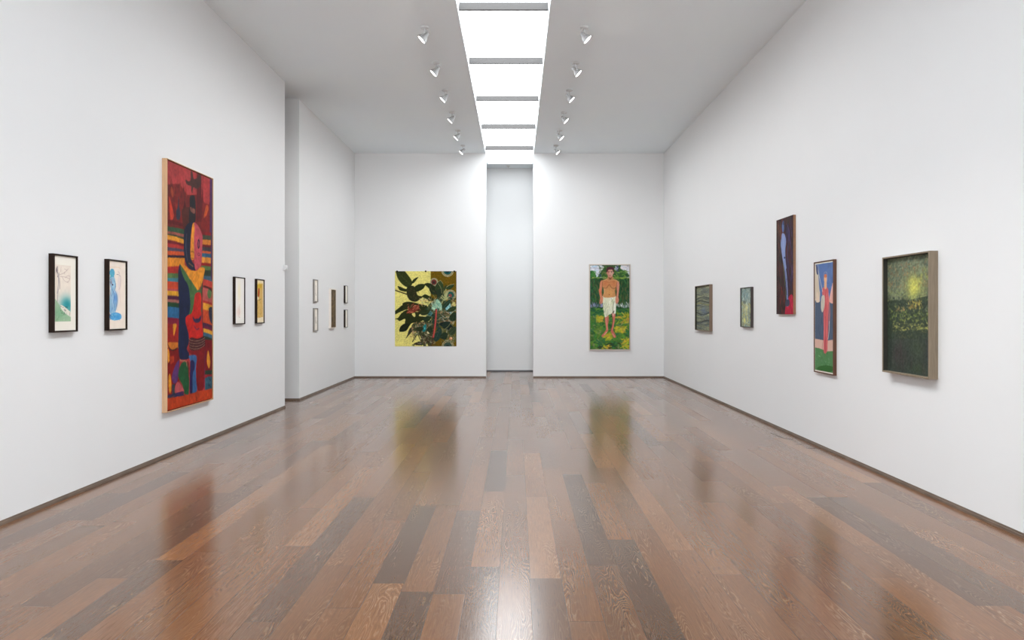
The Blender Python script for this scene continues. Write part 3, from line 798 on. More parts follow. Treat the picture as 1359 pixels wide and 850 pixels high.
A.dabs(318, 385, 200, 750, 150, 70, 9, [(60, 48, 30), (150, 122, 80), (84, 66, 40), (44, 38, 26), (120, 96, 60), (176, 150, 110)], 1.5, 0.35)
A.line([(350, 250), (352, 420), (346, 600)], 9, (176, 150, 112), 0.7); A.line([(374, 220), (372, 740)], 8, (52, 42, 30), 0.8)
A.mesh('canvas', M_PAINT, pic.root, -0.040, 0.014, 0.78)
for top, bot, lab, sd in ((379.2, 402.5, 'tiny black-framed pale drawing near the corner, upper of the black pair', 14), (411.3, 435.0, 'tiny black-framed pale drawing near the corner, lower of the black pair', 15)):
    pic = framed('framed_drawing', lab, 'rear', 458.4, 461.6, top, bot, 0.036, 0.010, M_BLACKW, group='pair of tiny black-framed drawings', set_back=0.008)
    A = pic.art(0.012, 300, sd); w_, h_ = A.w, A.h
    A.fill((244, 238, 230)); A.mottle(0.02, 4, 8)
    A.seg(np.array([(w_*.4, h_*.35), (w_*.55, h_*.5), (w_*.45, h_*.7)]), 0.01, (206, 180, 172), 0.8)
    A.mesh('drawing', M_PAPER, pic.root, pic.sb, 0.001)

# ---- the plant picture pinned to the back wall
pic = Pic('plant_picture', 'large unframed plant picture on yellow and ochre, pinned to the back wall', 'painting', 'back', 524.2, 605.8, 360.2, 459.9, 0.008)
g, h = Crop(520, 355, 15.1), Crop(520, 405, 14.17)
A = pic.art(0.0, 125, 21)
A.crop = g
A.fill((224, 213, 122)); A.mottle(0.03, 5, 6)
A.poly([(778, 0), (1400, 0), (1400, 1800), (1000, 1800), (640, 1550), (778, 1000)], (102, 80, 14), False)
A.dabs(790, 1300, 75, 700, 260, 24, 12, [(140, 108, 20), (92, 72, 12), (150, 92, 24), (108, 92, 30)], 0.4, 1.2, 0.7)
A.dabs(800, 1300, 1000, 1560, 200, 24, 12, [(140, 108, 20), (92, 72, 12), (130, 112, 60), (108, 92, 30)], 0.4, 1.2, 0.7)
for cx, cy, r, c1, c2 in ((1115, 70, 122, (30, 84, 84), (20, 50, 56)), (845, 300, 82, (112, 50, 46), (56, 44, 44)), (1172, 560, 108, (34, 84, 78), (128, 72, 66)), (1140, 1080, 112, (140, 92, 60), (90, 60, 40)), (1120, 1580, 120, (60, 80, 70), (30, 40, 40))):
    A.ell(cx, cy, r, r, (176, 172, 134)); A.ell(cx, cy, r*.9, r*.9, (112, 96, 50)); A.ring(cx, cy, r*.76, r*.76, 11, (170, 168, 140)); A.ell(cx, cy, r*.66, r*.66, c1); A.ell(cx-r*.05, cy+r*.1, r*.34, r*.34, c2)
G1, G2, G3 = (38, 46, 22), (50, 58, 28), (28, 34, 22)
def leaf(pts, col, vein=True):
    A.poly(pts, col)
    q = A.X(pts); cn = q.mean(0)
    far = q[np.argmax(np.hypot(*(q-cn).T))]; opp = 2*cn - far
    dv = (opp-far)
    if vein:
        A.seg(np.array([far + dv*0.12, far + dv*0.85]), A.m(9), np.array(col)*1.35 + 10, 0.7)
        nn = np.array([-dv[1], dv[0]])*0.16
        for t in (0.3, 0.45, 0.6, 0.74):
            for s_ in (-1, 1):
                A.seg(np.array([far+dv*t, far+dv*(t-0.08)+nn*s_*0.7]), A.m(6), np.array(col)*0.7, 0.6)
leaf([(90, 70), (240, 70), (320, 150), (390, 250), (412, 335), (350, 392), (280, 390), (190, 320), (120, 220), (92, 130)], G2)
leaf([(405, 300), (440, 240), (532, 198), (490, 260), (430, 325)], G1, False)
leaf([(122, 378), (190, 400), (260, 430), (330, 440), (300, 490), (230, 482), (160, 460)], G1)
A.line([(62, 460), (150, 490), (310, 545)], 22, (50, 44, 22))
A.poly([(310, 400), (430, 375), (480, 450), (520, 560), (620, 588), (560, 645), (480, 692), (370, 665), (305, 560)], (44, 46, 26))
A.dabs(330, 540, 420, 660, 40, 60, 14, [(70, 60, 36), (60, 40, 34), (30, 36, 24), (74, 78, 40)], 1.2, 0.6, 0.7)
leaf([(450, 410), (520, 350), (600, 335), (668, 350), (640, 420), (570, 470), (490, 490)], G1)
A.poly([(655, 340), (720, 315), (800, 340), (870, 400), (935, 480), (1000, 560), (985, 640), (900, 560), (800, 540), (760, 480), (740, 420), (700, 388)], (36, 44, 24))
A.dabs(760, 980, 380, 620, 40, 70, 16, [(60, 66, 36), (66, 48, 36), (26, 34, 28), (50, 74, 60)], 0.9, 0.5, 0.7)
leaf([(600, 590), (660, 545), (740, 570), (840, 645), (760, 682), (700, 640), (640, 612)], G1)
leaf([(925, 330), (965, 268), (1022, 330), (1032, 420), (960, 470), (920, 400)], (48, 66, 38)); A.line([(925, 330), (965, 265), (1024, 330)], 8, (176, 176, 130), 0.7)
leaf([(1078, 425), (1140, 370), (1245, 340), (1220, 400), (1150, 448)], (42, 60, 34)); A.line([(1080, 420), (1140, 366), (1245, 338)], 8, (190, 186, 150), 0.7)
A.poly([(900, 470), (1010, 440), (1050, 560), (1030, 700), (930, 690)], (40, 52, 36))
A.crop = h
leaf([(58, 122), (130, 60), (230, -10), (420, -20), (410, 90), (300, 82), (180, 122), (66, 175)], G1)
A.poly([(200, -20), (330, -60), (560, -10), (740, 30), (760, 120), (640, 130), (500, 120), (300, 80)], (42, 48, 24))
A.poly([(58, 262), (120, 240), (190, 150), (300, 90), (430, 130), (560, 120), (620, 205), (700, 240), (765, 302), (650, 262), (520, 322), (380, 342), (322, 400), (250, 350), (252, 262), (150, 302), (110, 275)], (40, 46, 22))
leaf([(145, 455), (180, 390), (260, 345), (330, 370), (290, 468), (220, 502), (150, 500)], G3)
A.poly([(640, 60), (760, 60), (900, 40), (1000, 140), (1000, 330), (900, 420), (800, 430), (700, 320), (760, 240), (640, 160)], (38, 58, 46))
A.poly([(380, 170), (430, 150), (445, 205), (420, 225)], (222, 212, 126)); A.poly([(510, 205), (590, 150), (740, 250), (720, 285), (640, 225)], (216, 204, 124)); A.poly([(655, 10), (690, 20), (740, 95), (715, 90)], (218, 206, 130))
leaf([(312, 500), (350, 430), (410, 420), (390, 490), (330, 560), (262, 632), (300, 550)], (50, 50, 40), False)
A.line([(470, 560), (390, 690)], 16, (44, 44, 24)); A.line([(500, 560), (530, 640), (560, 690)], 14, (50, 48, 30))
leaf([(415, 730), (470, 700), (580, 695), (605, 740), (500, 757)], (50, 48, 40), False); A.ell(520, 722, 40, 14, (130, 120, 110), 0.8)
A.poly([(400, 350), (480, 330), (600, 310), (740, 330), (800, 420), (800, 600), (770, 700), (700, 770), (600, 770), (560, 680), (520, 560), (400, 470), (370, 420)], (62, 66, 42))
A.dabs(400, 800, 330, 770, 120, 60, 20, [(34, 44, 26), (60, 66, 42), (56, 48, 32), (44, 64, 48), (120, 116, 80)], 0.8, 0.9, 0.7)
A.poly([(880, 330), (1000, 300), (1200, 420), (1215, 640), (1150, 700), (1000, 680), (930, 560)], (84, 88, 50), op=0.8)
A.poly([(660, 60), (900, -160), (1050, -40), (1150, 120), (1200, 260), (1000, 330), (820, 200)], (60, 72, 48), op=0.85)
A.dabs(680, 1200, -140, 330, 170, 60, 18, [(44, 60, 40), (90, 100, 60), (120, 100, 50), (60, 84, 74), (150, 140, 100), (36, 44, 30)], 0.8, 0.9, 0.8)
# flowers and patterned foliage
A.poly([(280, 140), (390, 40), (440, 0), (500, 20), (520, 70), (440, 132), (340, 155)], (116, 50, 38)); A.dabs(300, 520, -20, 150, 40, 60, 13, [(170, 70, 54), (190, 110, 80), (90, 30, 26), (206, 140, 100)], -0.6, 0.5)
A.dabs(540, 820, -120, 20, 60, 50, 14, [(196, 190, 150), (150, 160, 110), (90, 90, 50), (206, 160, 110)], 0.4, 0.8)
A.poly([(745, 70), (790, -20), (850, -110), (930, -20), (935, 110), (870, 60), (800, 90)], (140, 182, 154)); A.dabs(760, 930, -90, 90, 44, 70, 14, [(176, 206, 180), (110, 156, 132), (90, 140, 130), (196, 214, 176)], 1.3, 0.5)
A.poly([(1010, 60), (1070, -70), (1120, 40), (1190, 190), (1120, 180), (1050, 112)], (124, 178, 180)); A.dabs(1020, 1180, -30, 180, 34, 80, 14, [(160, 206, 206), (90, 150, 160), (70, 120, 140), (180, 214, 190)], 0.9, 0.3)
A.dabs(640, 760, 120, 210, 24, 60, 14, [(70, 130, 140), (96, 160, 168), (40, 84, 80)], 0.1, 0.5)
A.dabs(380, 760, 330, 560, 150, 40, 15, [(176, 168, 130), (130, 130, 96), (84, 84, 56), (196, 140, 100), (60, 70, 50), (150, 160, 140)], 0.8, 0.9)
A.poly([(580, 420), (640, 360), (650, 440), (620, 500), (580, 490)], (36, 120, 120)); A.ell(618, 440, 14, 22, (90, 180, 180), 0.8)
A.dabs(540, 830, 560, 770, 100, 40, 14, [(150, 140, 110), (104, 66, 50), (76, 76, 50), (196, 184, 150), (60, 40, 34)], 0.8, 0.9)
A.ell(690, 510, 26, 30, (226, 216, 170)); A.line([(730, 450), (738, 500), (710, 530)], 13, (214, 206, 130)); A.poly([(640, 770), (660, 715), (690, 775)], (222, 212, 126), False)
A.poly([(480, 590), (540, 680), (440, 690)], (222, 212, 126), False); A.dabs(350, 450, 530, 630, 26, 30, 10, [(150, 120, 70), (176, 150, 96)], -0.8, 0.6)
leaf([(790, 640), (810, 540), (850, 445), (910, 420), (940, 510), (905, 625), (830, 690)], (40, 62, 54))
A.dabs(900, 1200, 120, 330, 90, 60, 14, [(150, 100, 64), (176, 140, 100), (60, 84, 80), (196, 186, 160), (90, 60, 40)], 0.5, 0.6)
A.poly([(890, 362), (970, 318), (1060, 328), (1150, 425), (1078, 495), (1000, 440)], (24, 34, 36))
A.dabs(930, 1200, 440, 700, 130, 44, 14, [(140, 140, 110), (96, 104, 80), (120, 100, 50), (70, 84, 60), (170, 166, 136)], 0.9, 0.7)
A.ell(1108, 630, 30, 30, (196, 130, 90)); A.ell(1112, 622, 14, 14, (236, 206, 160))
A.line([(835, 90), (826, 250), (808, 420), (778, 605)], 34, (130, 42, 44)); A.line([(838, 100), (828, 250), (810, 420), (782, 600)], 16, (206, 96, 84))
for k in range(8): A.line([(806+2*k, 520-46*k), (760+8*k if k % 2 else 868, 500-46*k)], 7, (150, 90, 74), 0.7)
A.crop = g
for q in ([(1060, 640), (1020, 580), (1000, 570)], [(1065, 640), (1050, 500), (1062, 400)], [(1070, 640), (1085, 520), (1080, 450)], [(1075, 640), (1110, 540), (1125, 500)], [(1060, 660), (1010, 630), (990, 600)], [(1080, 650), (1130, 600), (1150, 590)], [(1000, 720), (1030, 660), (1090, 640)]):
    A.line(q, 18, (196, 198, 140)); A.line(q, 6, (110, 120, 70))
A.ell(1245, 745, 36, 46, (200, 190, 110)); A.dabs(1180, 1290, 670, 820, 22, 40, 16, [(176, 140, 110), (130, 100, 80), (206, 196, 130)], 0.6, 0.8)
A.crop = g
for q_, c_ in (([(860, 420), (900, 330), (950, 300), (930, 420), (890, 480)], (44, 58, 34)), ([(1010, 470), (1060, 380), (1100, 360), (1070, 460)], (50, 62, 36)),
               ([(1000, 800), (1090, 690), (1180, 640), (1150, 740), (1060, 820)], (40, 60, 46)), ([(1090, 890), (1180, 800), (1290, 790), (1230, 880)], (46, 60, 36)),
               ([(1150, 1000), (1230, 900), (1296, 930), (1280, 1050), (1200, 1080)], (36, 50, 34)), ([(1000, 1150), (1080, 1080), (1180, 1120), (1120, 1230), (1030, 1220)], (34, 48, 40)),
               ([(1130, 1300), (1200, 1210), (1290, 1200), (1260, 1320), (1180, 1360)], (52, 64, 44)), ([(960, 1400), (1040, 1300), (1120, 1340), (1070, 1450)], (40, 54, 38)),
               ([(620, 1040), (700, 980), (790, 1000), (740, 1080), (660, 1090)], (36, 52, 34)), ([(560, 900), (660, 850), (760, 880), (700, 950), (600, 960)], (44, 54, 30)),
               ([(700, 1250), (760, 1180), (820, 1230), (780, 1330)], (40, 52, 34)), ([(480, 1240), (560, 1190), (640, 1220), (570, 1290)], (42, 48, 30))):
    leaf(q_, c_)
for q_ in ([(930, 330), (985, 420), (1000, 520)], [(1085, 430), (1030, 520), (1000, 640)], [(1240, 880), (1150, 960), (1060, 1010)], [(1200, 1080), (1130, 1180), (1060, 1240)], [(830, 560), (870, 640), (860, 740)]):
    A.line(q_, 9, (150, 146, 96), 0.8)
A.mottle(0.10, 90, 110)
A.mesh('sheet', M_PAPER, pic.root, -0.008, 0.0035)
for fx, nm in ((0.035, 0), (0.5, 0), (0.965, 0)):
    bm = bmesh.new()
    Mx = Matrix.Translation((pic.w*(fx-0.5), 0, pic.h/2 - 0.002)) @ Matrix.Rotation(PI/2, 4, 'X')
    lathe(bm, [(0, 0.0), (0.004, 0.0), (0.004, 0.009), (0.018, 0.010), (0.020, 0.013), (0.016, 0.017), (0, 0.019)], Mx, 16)
    obj('pin', bm, M_GAP, pic.root, True)

# ---- man with a towel, back wall
pic = Pic('portrait_painting', 'painting of a bare-chested man in a white towel on grass, in thin pale frame', 'painting', 'back', 781.9, 836.8, 350.8, 465.3, 0.05)
pic.frame(0.020, M_BEIGEW); pic.slab('backing_board', 0.020, -0.02, 0.0, M_GAP)
A = pic.art(0.027, 135, 31)
e, f = Crop(778, 348, 16.34), Crop(778, 395, 11.33)
A.crop = e
A.fill((206, 212, 224)); A.dabs(80, 420, 60, 320, 70, 110, 34, [(160, 190, 210), (220, 222, 230), (186, 184, 208), (228, 232, 236)], 0.0, 0.5)
A.dabs(720, 920, 60, 300, 40, 110, 30, [(214, 204, 206), (226, 218, 214), (196, 192, 200)], 0.3, 0.4)
A.poly([(70, 215), (140, 192), (190, 240), (218, 330), (70, 340)], (44, 100, 44)); A.dabs(85, 200, 215, 325, 34, 50, 18, [(60, 130, 56), (30, 80, 40), (84, 140, 60)], 1.0, 0.6)
A.poly([(250, 330), (330, 200), (400, 110), (440, 62), (730, 62), (740, 140), (840, 210), (925, 320), (590, 345), (300, 330)], (52, 90, 40))
A.dabs(280, 720, 70, 320, 90, 60, 22, [(80, 110, 50), (36, 70, 40), (110, 120, 60), (60, 84, 70)], 0.9, 0.8)
A.dabs(600, 900, 180, 320, 60, 60, 22, [(90, 140, 50), (50, 100, 46), (120, 150, 70), (40, 80, 60)], 0.5, 0.5)
A.dabs(610, 700, 90, 200, 16, 46, 22, [(176, 176, 206), (190, 196, 206), (60, 60, 110)], 0.6, 0.8); A.dabs(270, 330, 270, 320, 10, 40, 22, [(40, 70, 90)], 0.8, 0.4)
A.poly([(60, 340), (940, 340), (940, 1080), (60, 1080)], (38, 78, 42), False)
A.dabs(80, 930, 380, 980, 420, 90, 24, [(30, 66, 44), (50, 96, 50), (70, 100, 44), (34, 84, 70), (84, 90, 50), (60, 120, 60), (96, 84, 50), (28, 56, 34)], 1.45, 0.25)
A.dabs(80, 930, 335, 365, 60, 70, 22, [(120, 160, 60), (96, 140, 50), (150, 170, 80)], 0.0, 0.2)
A.crop = f
A.poly([(30, 165), (690, 165), (690, 800), (30, 800)], (66, 116, 44), False)
A.dabs(50, 250, 92, 150, 60, 46, 13, [(120, 118, 170), (150, 150, 186), (80, 90, 130), (60, 90, 60)], 1.5, 0.2); A.dabs(440, 650, 90, 150, 50, 50, 12, [(206, 206, 216), (150, 160, 176), (70, 100, 70), (236, 236, 236)], 1.5, 0.25)
A.dabs(50, 660, 152, 172, 40, 60, 14, [(28, 62, 34), (40, 80, 40)], 0.0, 0.2)
A.dabs(50, 660, 175, 290, 110, 80, 22, [(50, 110, 54), (34, 90, 60), (96, 140, 50), (30, 84, 54)], 0.1, 0.4)
A.dabs(50, 660, 280, 780, 420, 70, 26, [(60, 124, 44), (90, 140, 46), (44, 100, 56), (120, 150, 46), (50, 110, 70), (80, 110, 50), (120, 130, 80), (36, 84, 44)], 0.2, 0.9)
for cx, cy, rx, ry in ((205, 325, 46, 36), (565, 310, 100, 66), (520, 480, 80, 46), (330, 590, 60, 46), (600, 690, 60, 80), (310, 750, 50, 16)):
    A.dabs(cx-rx, cx+rx, cy-ry, cy+ry, 34, 60, 24, [(186, 172, 34), (206, 180, 60), (170, 180, 40), (200, 150, 60)], -0.1, 0.6)
A.dabs(200, 560, 690, 770, 24, 60, 20, [(30, 66, 40), (56, 50, 36), (40, 90, 60)], 0.1, 0.5)
SK, SKo, SKd = (196, 138, 86), (200, 118, 72), (126, 74, 44)
A.poly([(283, 285), (332, 262), (336, 350), (326, 420), (330, 490), (315, 522), (266, 582), (236, 594), (234, 570), (276, 520), (300, 470), (290, 400), (284, 340)], (200, 108, 88))
A.poly([(384, 225), (436, 235), (431, 340), (416, 420), (406, 490), (430, 540), (448, 592), (414, 604), (386, 552), (368, 500), (385, 440), (400, 340)], (194, 102, 82))
A.line([(300, 310), (308, 400), (318, 480)], 12, (222, 150, 130), 0.8); A.line([(420, 260), (412, 380), (392, 490)], 10, (216, 146, 120), 0.7)
A.line([(384, 250), (398, 340), (384, 440), (370, 500)], 7, (110, 56, 46), 0.7); A.line([(270, 560), (310, 520)], 12, (224, 170, 150), 0.8); A.line([(400, 545), (425, 590)], 12, (220, 160, 140), 0.8)
A.poly([(f, 245, 12), (e, 350, 735), (e, 480, 775), (e, 635, 740), (f, 446, 10), (f, 450, 90), (f, 440, 242), (f, 412, 232), (f, 390, 238), (f, 330, 268), (f, 284, 298), (f, 265, 200), (f, 252, 100)], (222, 222, 192))
A.dabs(262, 430, 20, 250, 44, 90, 12, [(196, 204, 160), (236, 236, 214), (176, 186, 140), (206, 214, 196)], 1.75, 0.25, 0.7)
A.line([(420, 60), (400, 150), (395, 230)], 9, (150, 158, 130)); A.poly([(398, 238), (412, 200), (422, 205), (410, 235)], (60, 40, 34)); A.line([(425, 90), (435, 230)], 14, (240, 240, 236), 0.8)
A.poly([(215, -5), (252, -5), (252, 50), (236, 96), (200, 92), (203, 60)], (206, 136, 110)); A.line([(208, 88), (216, 60)], 6, (150, 90, 80)); A.line([(222, 94), (228, 64)], 6, (150, 90, 80))
A.poly([(445, -5), (482, -5), (487, 60), (462, 98), (440, 74)], (206, 140, 120)); A.line([(458, 92), (460, 64)], 6, (150, 90, 84)); A.line([(474, 84), (472, 60)], 6, (150, 90, 84))
A.crop = e
A.poly([(470, 350), (400, 385), (345, 410), (335, 480), (370, 560), (385, 650), (365, 752), (480, 775), (632, 748), (625, 650), (640, 560), (670, 480), (695, 430), (640, 390), (572, 370), (552, 340), (480, 335)], SK)
A.ell(425, 470, 70, 70, SKo, 0.9, 0.9); A.ell(600, 470, 66, 70, SKo, 0.9, 0.9)
A.ell(500, 660, 90, 90, (220, 160, 90), 0.7, 1.0)
A.poly([(345, 400), (305, 440), (290, 560), (275, 610), (288, 700), (310, 800), (330, 870), (362, 870), (352, 760), (340, 650), (348, 560), (352, 470)], (206, 130, 96))
A.poly([(690, 418), (716, 460), (716, 560), (702, 680), (692, 800), (684, 870), (636, 870), (650, 760), (660, 650), (655, 560), (662, 470)], (206, 134, 108))
A.line([(352, 430), (348, 560), (338, 660), (352, 760)], 10, SKd, 0.8); A.line([(662, 450), (655, 560), (662, 650), (648, 760)], 10, SKd, 0.8)
A.line([(300, 600), (310, 700)], 22, (224, 96, 60), 0.7)
A.line([(378, 560), (440, 566), (500, 492), (545, 556), (600, 580), (640, 560)], 11, SKd, 0.9); A.line([(390, 430), (480, 440), (505, 455), (540, 430), (620, 420)], 8, (176, 96, 54), 0.8)
A.line([(500, 500), (496, 700)], 7, (176, 110, 60), 0.7); A.ell(500, 712, 11, 12, (126, 62, 40)); A.line([(400, 580), (400, 700)], 9, (222, 176, 120), 0.8); A.line([(610, 600), (612, 700)], 9, (176, 110, 70), 0.7)
A.line([(380, 395), (450, 370), (480, 355)], 10, (226, 190, 130), 0.8); A.line([(580, 375), (650, 395), (700, 430)], 10, (222, 196, 130), 0.8)
A.poly([(478, 300), (566, 300), (578, 375), (500, 400), (466, 372)], (182, 124, 84)); A.poly([(485, 330), (530, 350), (560, 325), (535, 380), (505, 378)], (120, 76, 46))
A.ell(518, 240, 66, 92, (208, 150, 128)); A.ell(548, 250, 28, 62, (196, 160, 140), 0.8); A.ell(478, 250, 20, 60, (200, 120, 104), 0.7)
A.poly([(442, 225), (436, 160), (480, 112), (560, 108), (606, 150), (602, 220), (588, 205), (572, 170), (520, 168), (478, 178), (460, 222)], (78, 38, 44))
A.ell(448, 240, 10, 22, (196, 120, 100)); A.ell(592, 238, 10, 22, (196, 130, 110))
A.line([(474, 212), (506, 208)], 9, (86, 48, 50)); A.line([(532, 208), (564, 212)], 9, (86, 48, 50)); A.ell(490, 224, 10, 6, (70, 40, 50)); A.ell(548, 224, 10, 6, (70, 40, 50))
A.line([(520, 215), (514, 262), (524, 270)], 8, (226, 150, 140)); A.line([(496, 294), (518, 289), (542, 294)], 9, (150, 66, 66)); A.line([(496, 318), (540, 318)], 12, (150, 108, 84), 0.7)
A.ell(545, 790, 34, 24, (236, 236, 222), 0.9); A.line([(540, 780), (560, 830), (545, 860)], 9, (140, 130, 120), 0.8)
A.soften(1, 0.06); A.mottle(0.07, 90, 170)
A.mesh('canvas', M_PAINT, pic.root, -0.046, 0.025)

# ---- right wall
pic = Pic('framed_painting', 'small grey-green seascape with wavy bands in a brown-grey box frame', 'painting', 'right', 941.4, 922.2, 377.5, 440.3, 0.055)
pic.frame(0.010, M_TAUPE2); pic.spacer(0.010, 0.003, -0.051, -0.0265, M_SHADE); pic.slab('backing_board', 0.010, -0.010, 0.0, M_GAP)
q = Crop(900, 360, 9.44)
A = pic.art(0.010, 260, 41); A.crop = q
A.fill((112, 118, 98)); w_, h_ = A.w, A.h
for k in range(150):
    yy = A.rng.uniform(0, h_); amp = h_*0.018; ph = A.rng.uniform(0, 6)
    xx0 = A.rng.uniform(-0.3, 0.7)*w_; xs = np.linspace(xx0, xx0 + w_*A.rng.uniform(0.3, 0.9), 7)
    cs = [(126, 134, 108), (92, 104, 98), (160, 162, 124), (80, 94, 112), (66, 72, 68), (140, 138, 100)]
    A.seg(np.stack([xs, yy + amp*np.sin(xs/w_*7+ph)], 1), h_*A.rng.uniform(0.008, 0.02), cs[A.rng.integers(6)], 0.7)
for yy, col in ((0.36, (40, 44, 36)), (0.41, (140, 136, 70)), (0.62, (34, 40, 40)), (0.68, (150, 156, 110)), (0.80, (34, 40, 40)), (0.83, (70, 80, 84)), (0.28, (60, 66, 60))):
    xs = np.linspace(0, w_, 9); A.seg(np.stack([xs, h_*(yy + 0.025*np.sin(xs/w_*5+yy*9))], 1), h_*0.022, col, 0.9)
A.ell(300, 500, 34, 60, (86, 102, 124), 0.8, 1.0); A.ell(300, 240, 30, 30, (84, 92, 96), 0.6, 1.0)
A.soften(1, 0.15); A.mottle(0.12, 20, 60)
A.mesh('canvas', M_PAINT, pic.root, -0.026, 0.016, 1.1)

pic = Pic('framed_painting', 'small dark-framed painting of pale teal sky over yellow-green foliage', 'painting', 'right', 996.2, 982.3, 380.9, 435.0, 0.040)
pic.frame(0.009, M_DARKW); pic.slab('backing_board', 0.009, -0.010, 0.0, M_GAP)
A = pic.art(0.009, 280, 42); A.crop = q
A.fill((120, 134, 126))
A.dabs(780, 905, 215, 460, 160, 50, 13, [(170, 184, 176), (96, 122, 124), (70, 100, 110), (196, 206, 196), (84, 96, 90), (120, 150, 156)], 1.2, 0.6)
A.dabs(780, 905, 400, 690, 240, 40, 12, [(136, 128, 76), (196, 190, 130), (80, 84, 60), (110, 96, 60), (210, 200, 110), (60, 70, 60), (150, 160, 140)], 1.4, 0.6)
A.ell(842, 470, 20, 50, (206, 200, 140), 0.7, 1.0); A.ell(822, 620, 14, 34, (216, 206, 110), 0.7, 1.0); A.ell(816, 390, 16, 20, (60, 66, 56), 0.7, 1.0)
A.mesh('canvas', M_PAINT, pic.root, -0.026, 0.016, 1.35)

pic = Pic('unframed_picture', 'tall narrow dark unframed canvas of a pale blue figure, hung highest', 'painting', 'right', 1052.4, 1030.4, 285.2, 417.4, 0.034)
q = Crop(1025, 280, 6.06)
pic.slab('stretcher', 0.0, -0.031, 0.0, plain('canvas_edge_wood', (150, 112, 84), 0.7, 0.1, 20))
A = pic.art(0.0, 200, 43); A.crop = q
A.fill((50, 27, 30)); A.mottle(0.35, 8, 14)
A.dabs(30, 170, 50, 820, 260, 120, 9, [(84, 34, 30), (46, 50, 40), (120, 50, 32), (34, 26, 44), (66, 18, 26), (56, 64, 46), (24, 16, 18)], 1.5, 0.14)
A.dabs(110, 168, 120, 640, 60, 100, 9, [(44, 38, 84), (30, 26, 54), (60, 48, 100)], 1.5, 0.15)
A.dabs(50, 80, 120, 300, 14, 120, 8, [(150, 80, 50), (120, 50, 36)], 1.5, 0.1); A.dabs(60, 100, 620, 820, 20, 70, 8, [(140, 30, 30), (120, 60, 40)], 1.5, 0.2)
A.line([(88, 430), (100, 560), (112, 700)], 14, (70, 84, 52))
A.poly([(106, 850), (112, 740), (150, 672), (172, 720), (172, 850)], (172, 22, 54)); A.dabs(112, 168, 700, 825, 24, 60, 9, [(200, 40, 70), (130, 16, 40)], 1.5, 0.2)
A.ell(86, 130, 9, 46, (84, 104, 150)); A.ell(88, 98, 7, 18, (60, 76, 110))
A.poly([(78, 185), (98, 190), (110, 245), (104, 320), (106, 400), (118, 500), (124, 600), (128, 745), (116, 760), (112, 600), (98, 480), (82, 380), (70, 290), (73, 230)], (132, 148, 192))
A.dabs(74, 108, 195, 420, 24, 60, 5, [(160, 172, 212), (112, 128, 178), (146, 150, 196)], 1.5, 0.2, 0.6)
A.line([(96, 400), (104, 520), (112, 640)], 5, (70, 76, 116), 0.8)
A.line([(112, 470), (122, 560), (128, 700)], 13, (40, 30, 48), 0.9); A.line([(101, 500), (110, 600), (117, 720)], 9, (84, 96, 140), 0.9)
A.dabs(112, 166, 100, 640, 50, 110, 8, [(54, 46, 104), (30, 22, 40), (76, 60, 110), (90, 34, 36)], 1.5, 0.12, 0.8); A.dabs(34, 74, 80, 800, 44, 110, 7, [(96, 44, 32), (30, 26, 24), (60, 66, 50)], 1.5, 0.12, 0.8)
A.line([(68, 235), (70, 290), (78, 320)], 6, (120, 136, 186)); A.line([(104, 480), (116, 620), (124, 750)], 6, (80, 90, 130)); A.ell(98, 378, 6, 9, (50, 56, 96)); A.line([(88, 210), (94, 330)], 6, (168, 180, 222), 0.7)
A.poly([(110, 720), (136, 715), (136, 760), (108, 765)], (56, 56, 76))
A.mesh('canvas', M_PAINT, pic.root, -0.034, 0.003)

pic = Pic('framed_painting', 'tall narrow painting of a red robed figure with a spear, in walnut frame', 'painting', 'right', 1106.0, 1079.8, 344.2, 499.0, 0.034)
pic.frame(0.013, M_WALNUT); pic.slab('mat_board', 0.013, -0.026, 0.0, M_MAT)
q = Crop(1075, 340, 5.25)
A = pic.art(0.027, 210, 44); A.crop = q
A.fill((88, 114, 164)); A.mottle(0.1, 5, 12); A.dabs(40, 165, 40, 320, 50, 60, 16, [(98, 124, 170), (78, 102, 154), (110, 130, 170)], 0.8, 0.8, 0.5)
A.poly([(20, 40), (60, 60), (64, 320), (20, 320)], (206, 192, 170)); A.poly([(38, 40), (120, 40), (90, 200), (66, 250), (54, 120)], (84, 112, 166), op=0.8)
A.poly([(30, 312), (180, 312), (180, 590), (30, 590)], (78, 92, 114), False); A.dabs(40, 165, 320, 570, 40, 60, 14, [(88, 100, 120), (68, 82, 104)], 1.5, 0.3, 0.5)
A.poly([(132, 318), (146, 225), (158, 180), (176, 190), (176, 318)], (226, 170, 156)); A.line([(140, 300), (152, 215)], 5, (236, 206, 196))
A.poly([(46, 250), (62, 290), (64, 320), (40, 318)], (222, 200, 176))
A.poly([(30, 575), (110, 590), (180, 580), (180, 680), (30, 680)], (210, 172, 156), False)
A.poly([(30, 636), (60, 642), (120, 664), (180, 660), (180, 830), (30, 830)], (80, 128, 80), False); A.dabs(40, 165, 670, 800, 60, 30, 9, [(96, 146, 90), (64, 112, 66), (110, 150, 110)], 0.3, 0.8)
A.ell(106, 785, 60, 24, (48, 96, 44), 0.9)
A.poly([(82, 240), (98, 216), (112, 216), (124, 240), (128, 330), (124, 450), (120, 580), (116, 662), (93, 662), (93, 480), (90, 340)], (200, 96, 98))
A.dabs(90, 126, 250, 650, 44, 90, 5, [(226, 130, 126), (176, 66, 76), (214, 110, 106)], 1.55, 0.08, 0.7)
A.line([(104, 420), (106, 660)], 4, (140, 50, 64)); A.line([(124, 260), (134, 380), (130, 470)], 8, (214, 126, 116))
A.poly([(98, 178), (112, 178), (112, 226), (98, 226)], (226, 176, 140)); A.ell(105, 160, 10, 27, (230, 178, 140)); A.ell(105, 140, 10, 13, (206, 120, 80)); A.ring(105, 150, 15, 38, 3, (220, 180, 150), 0.6)
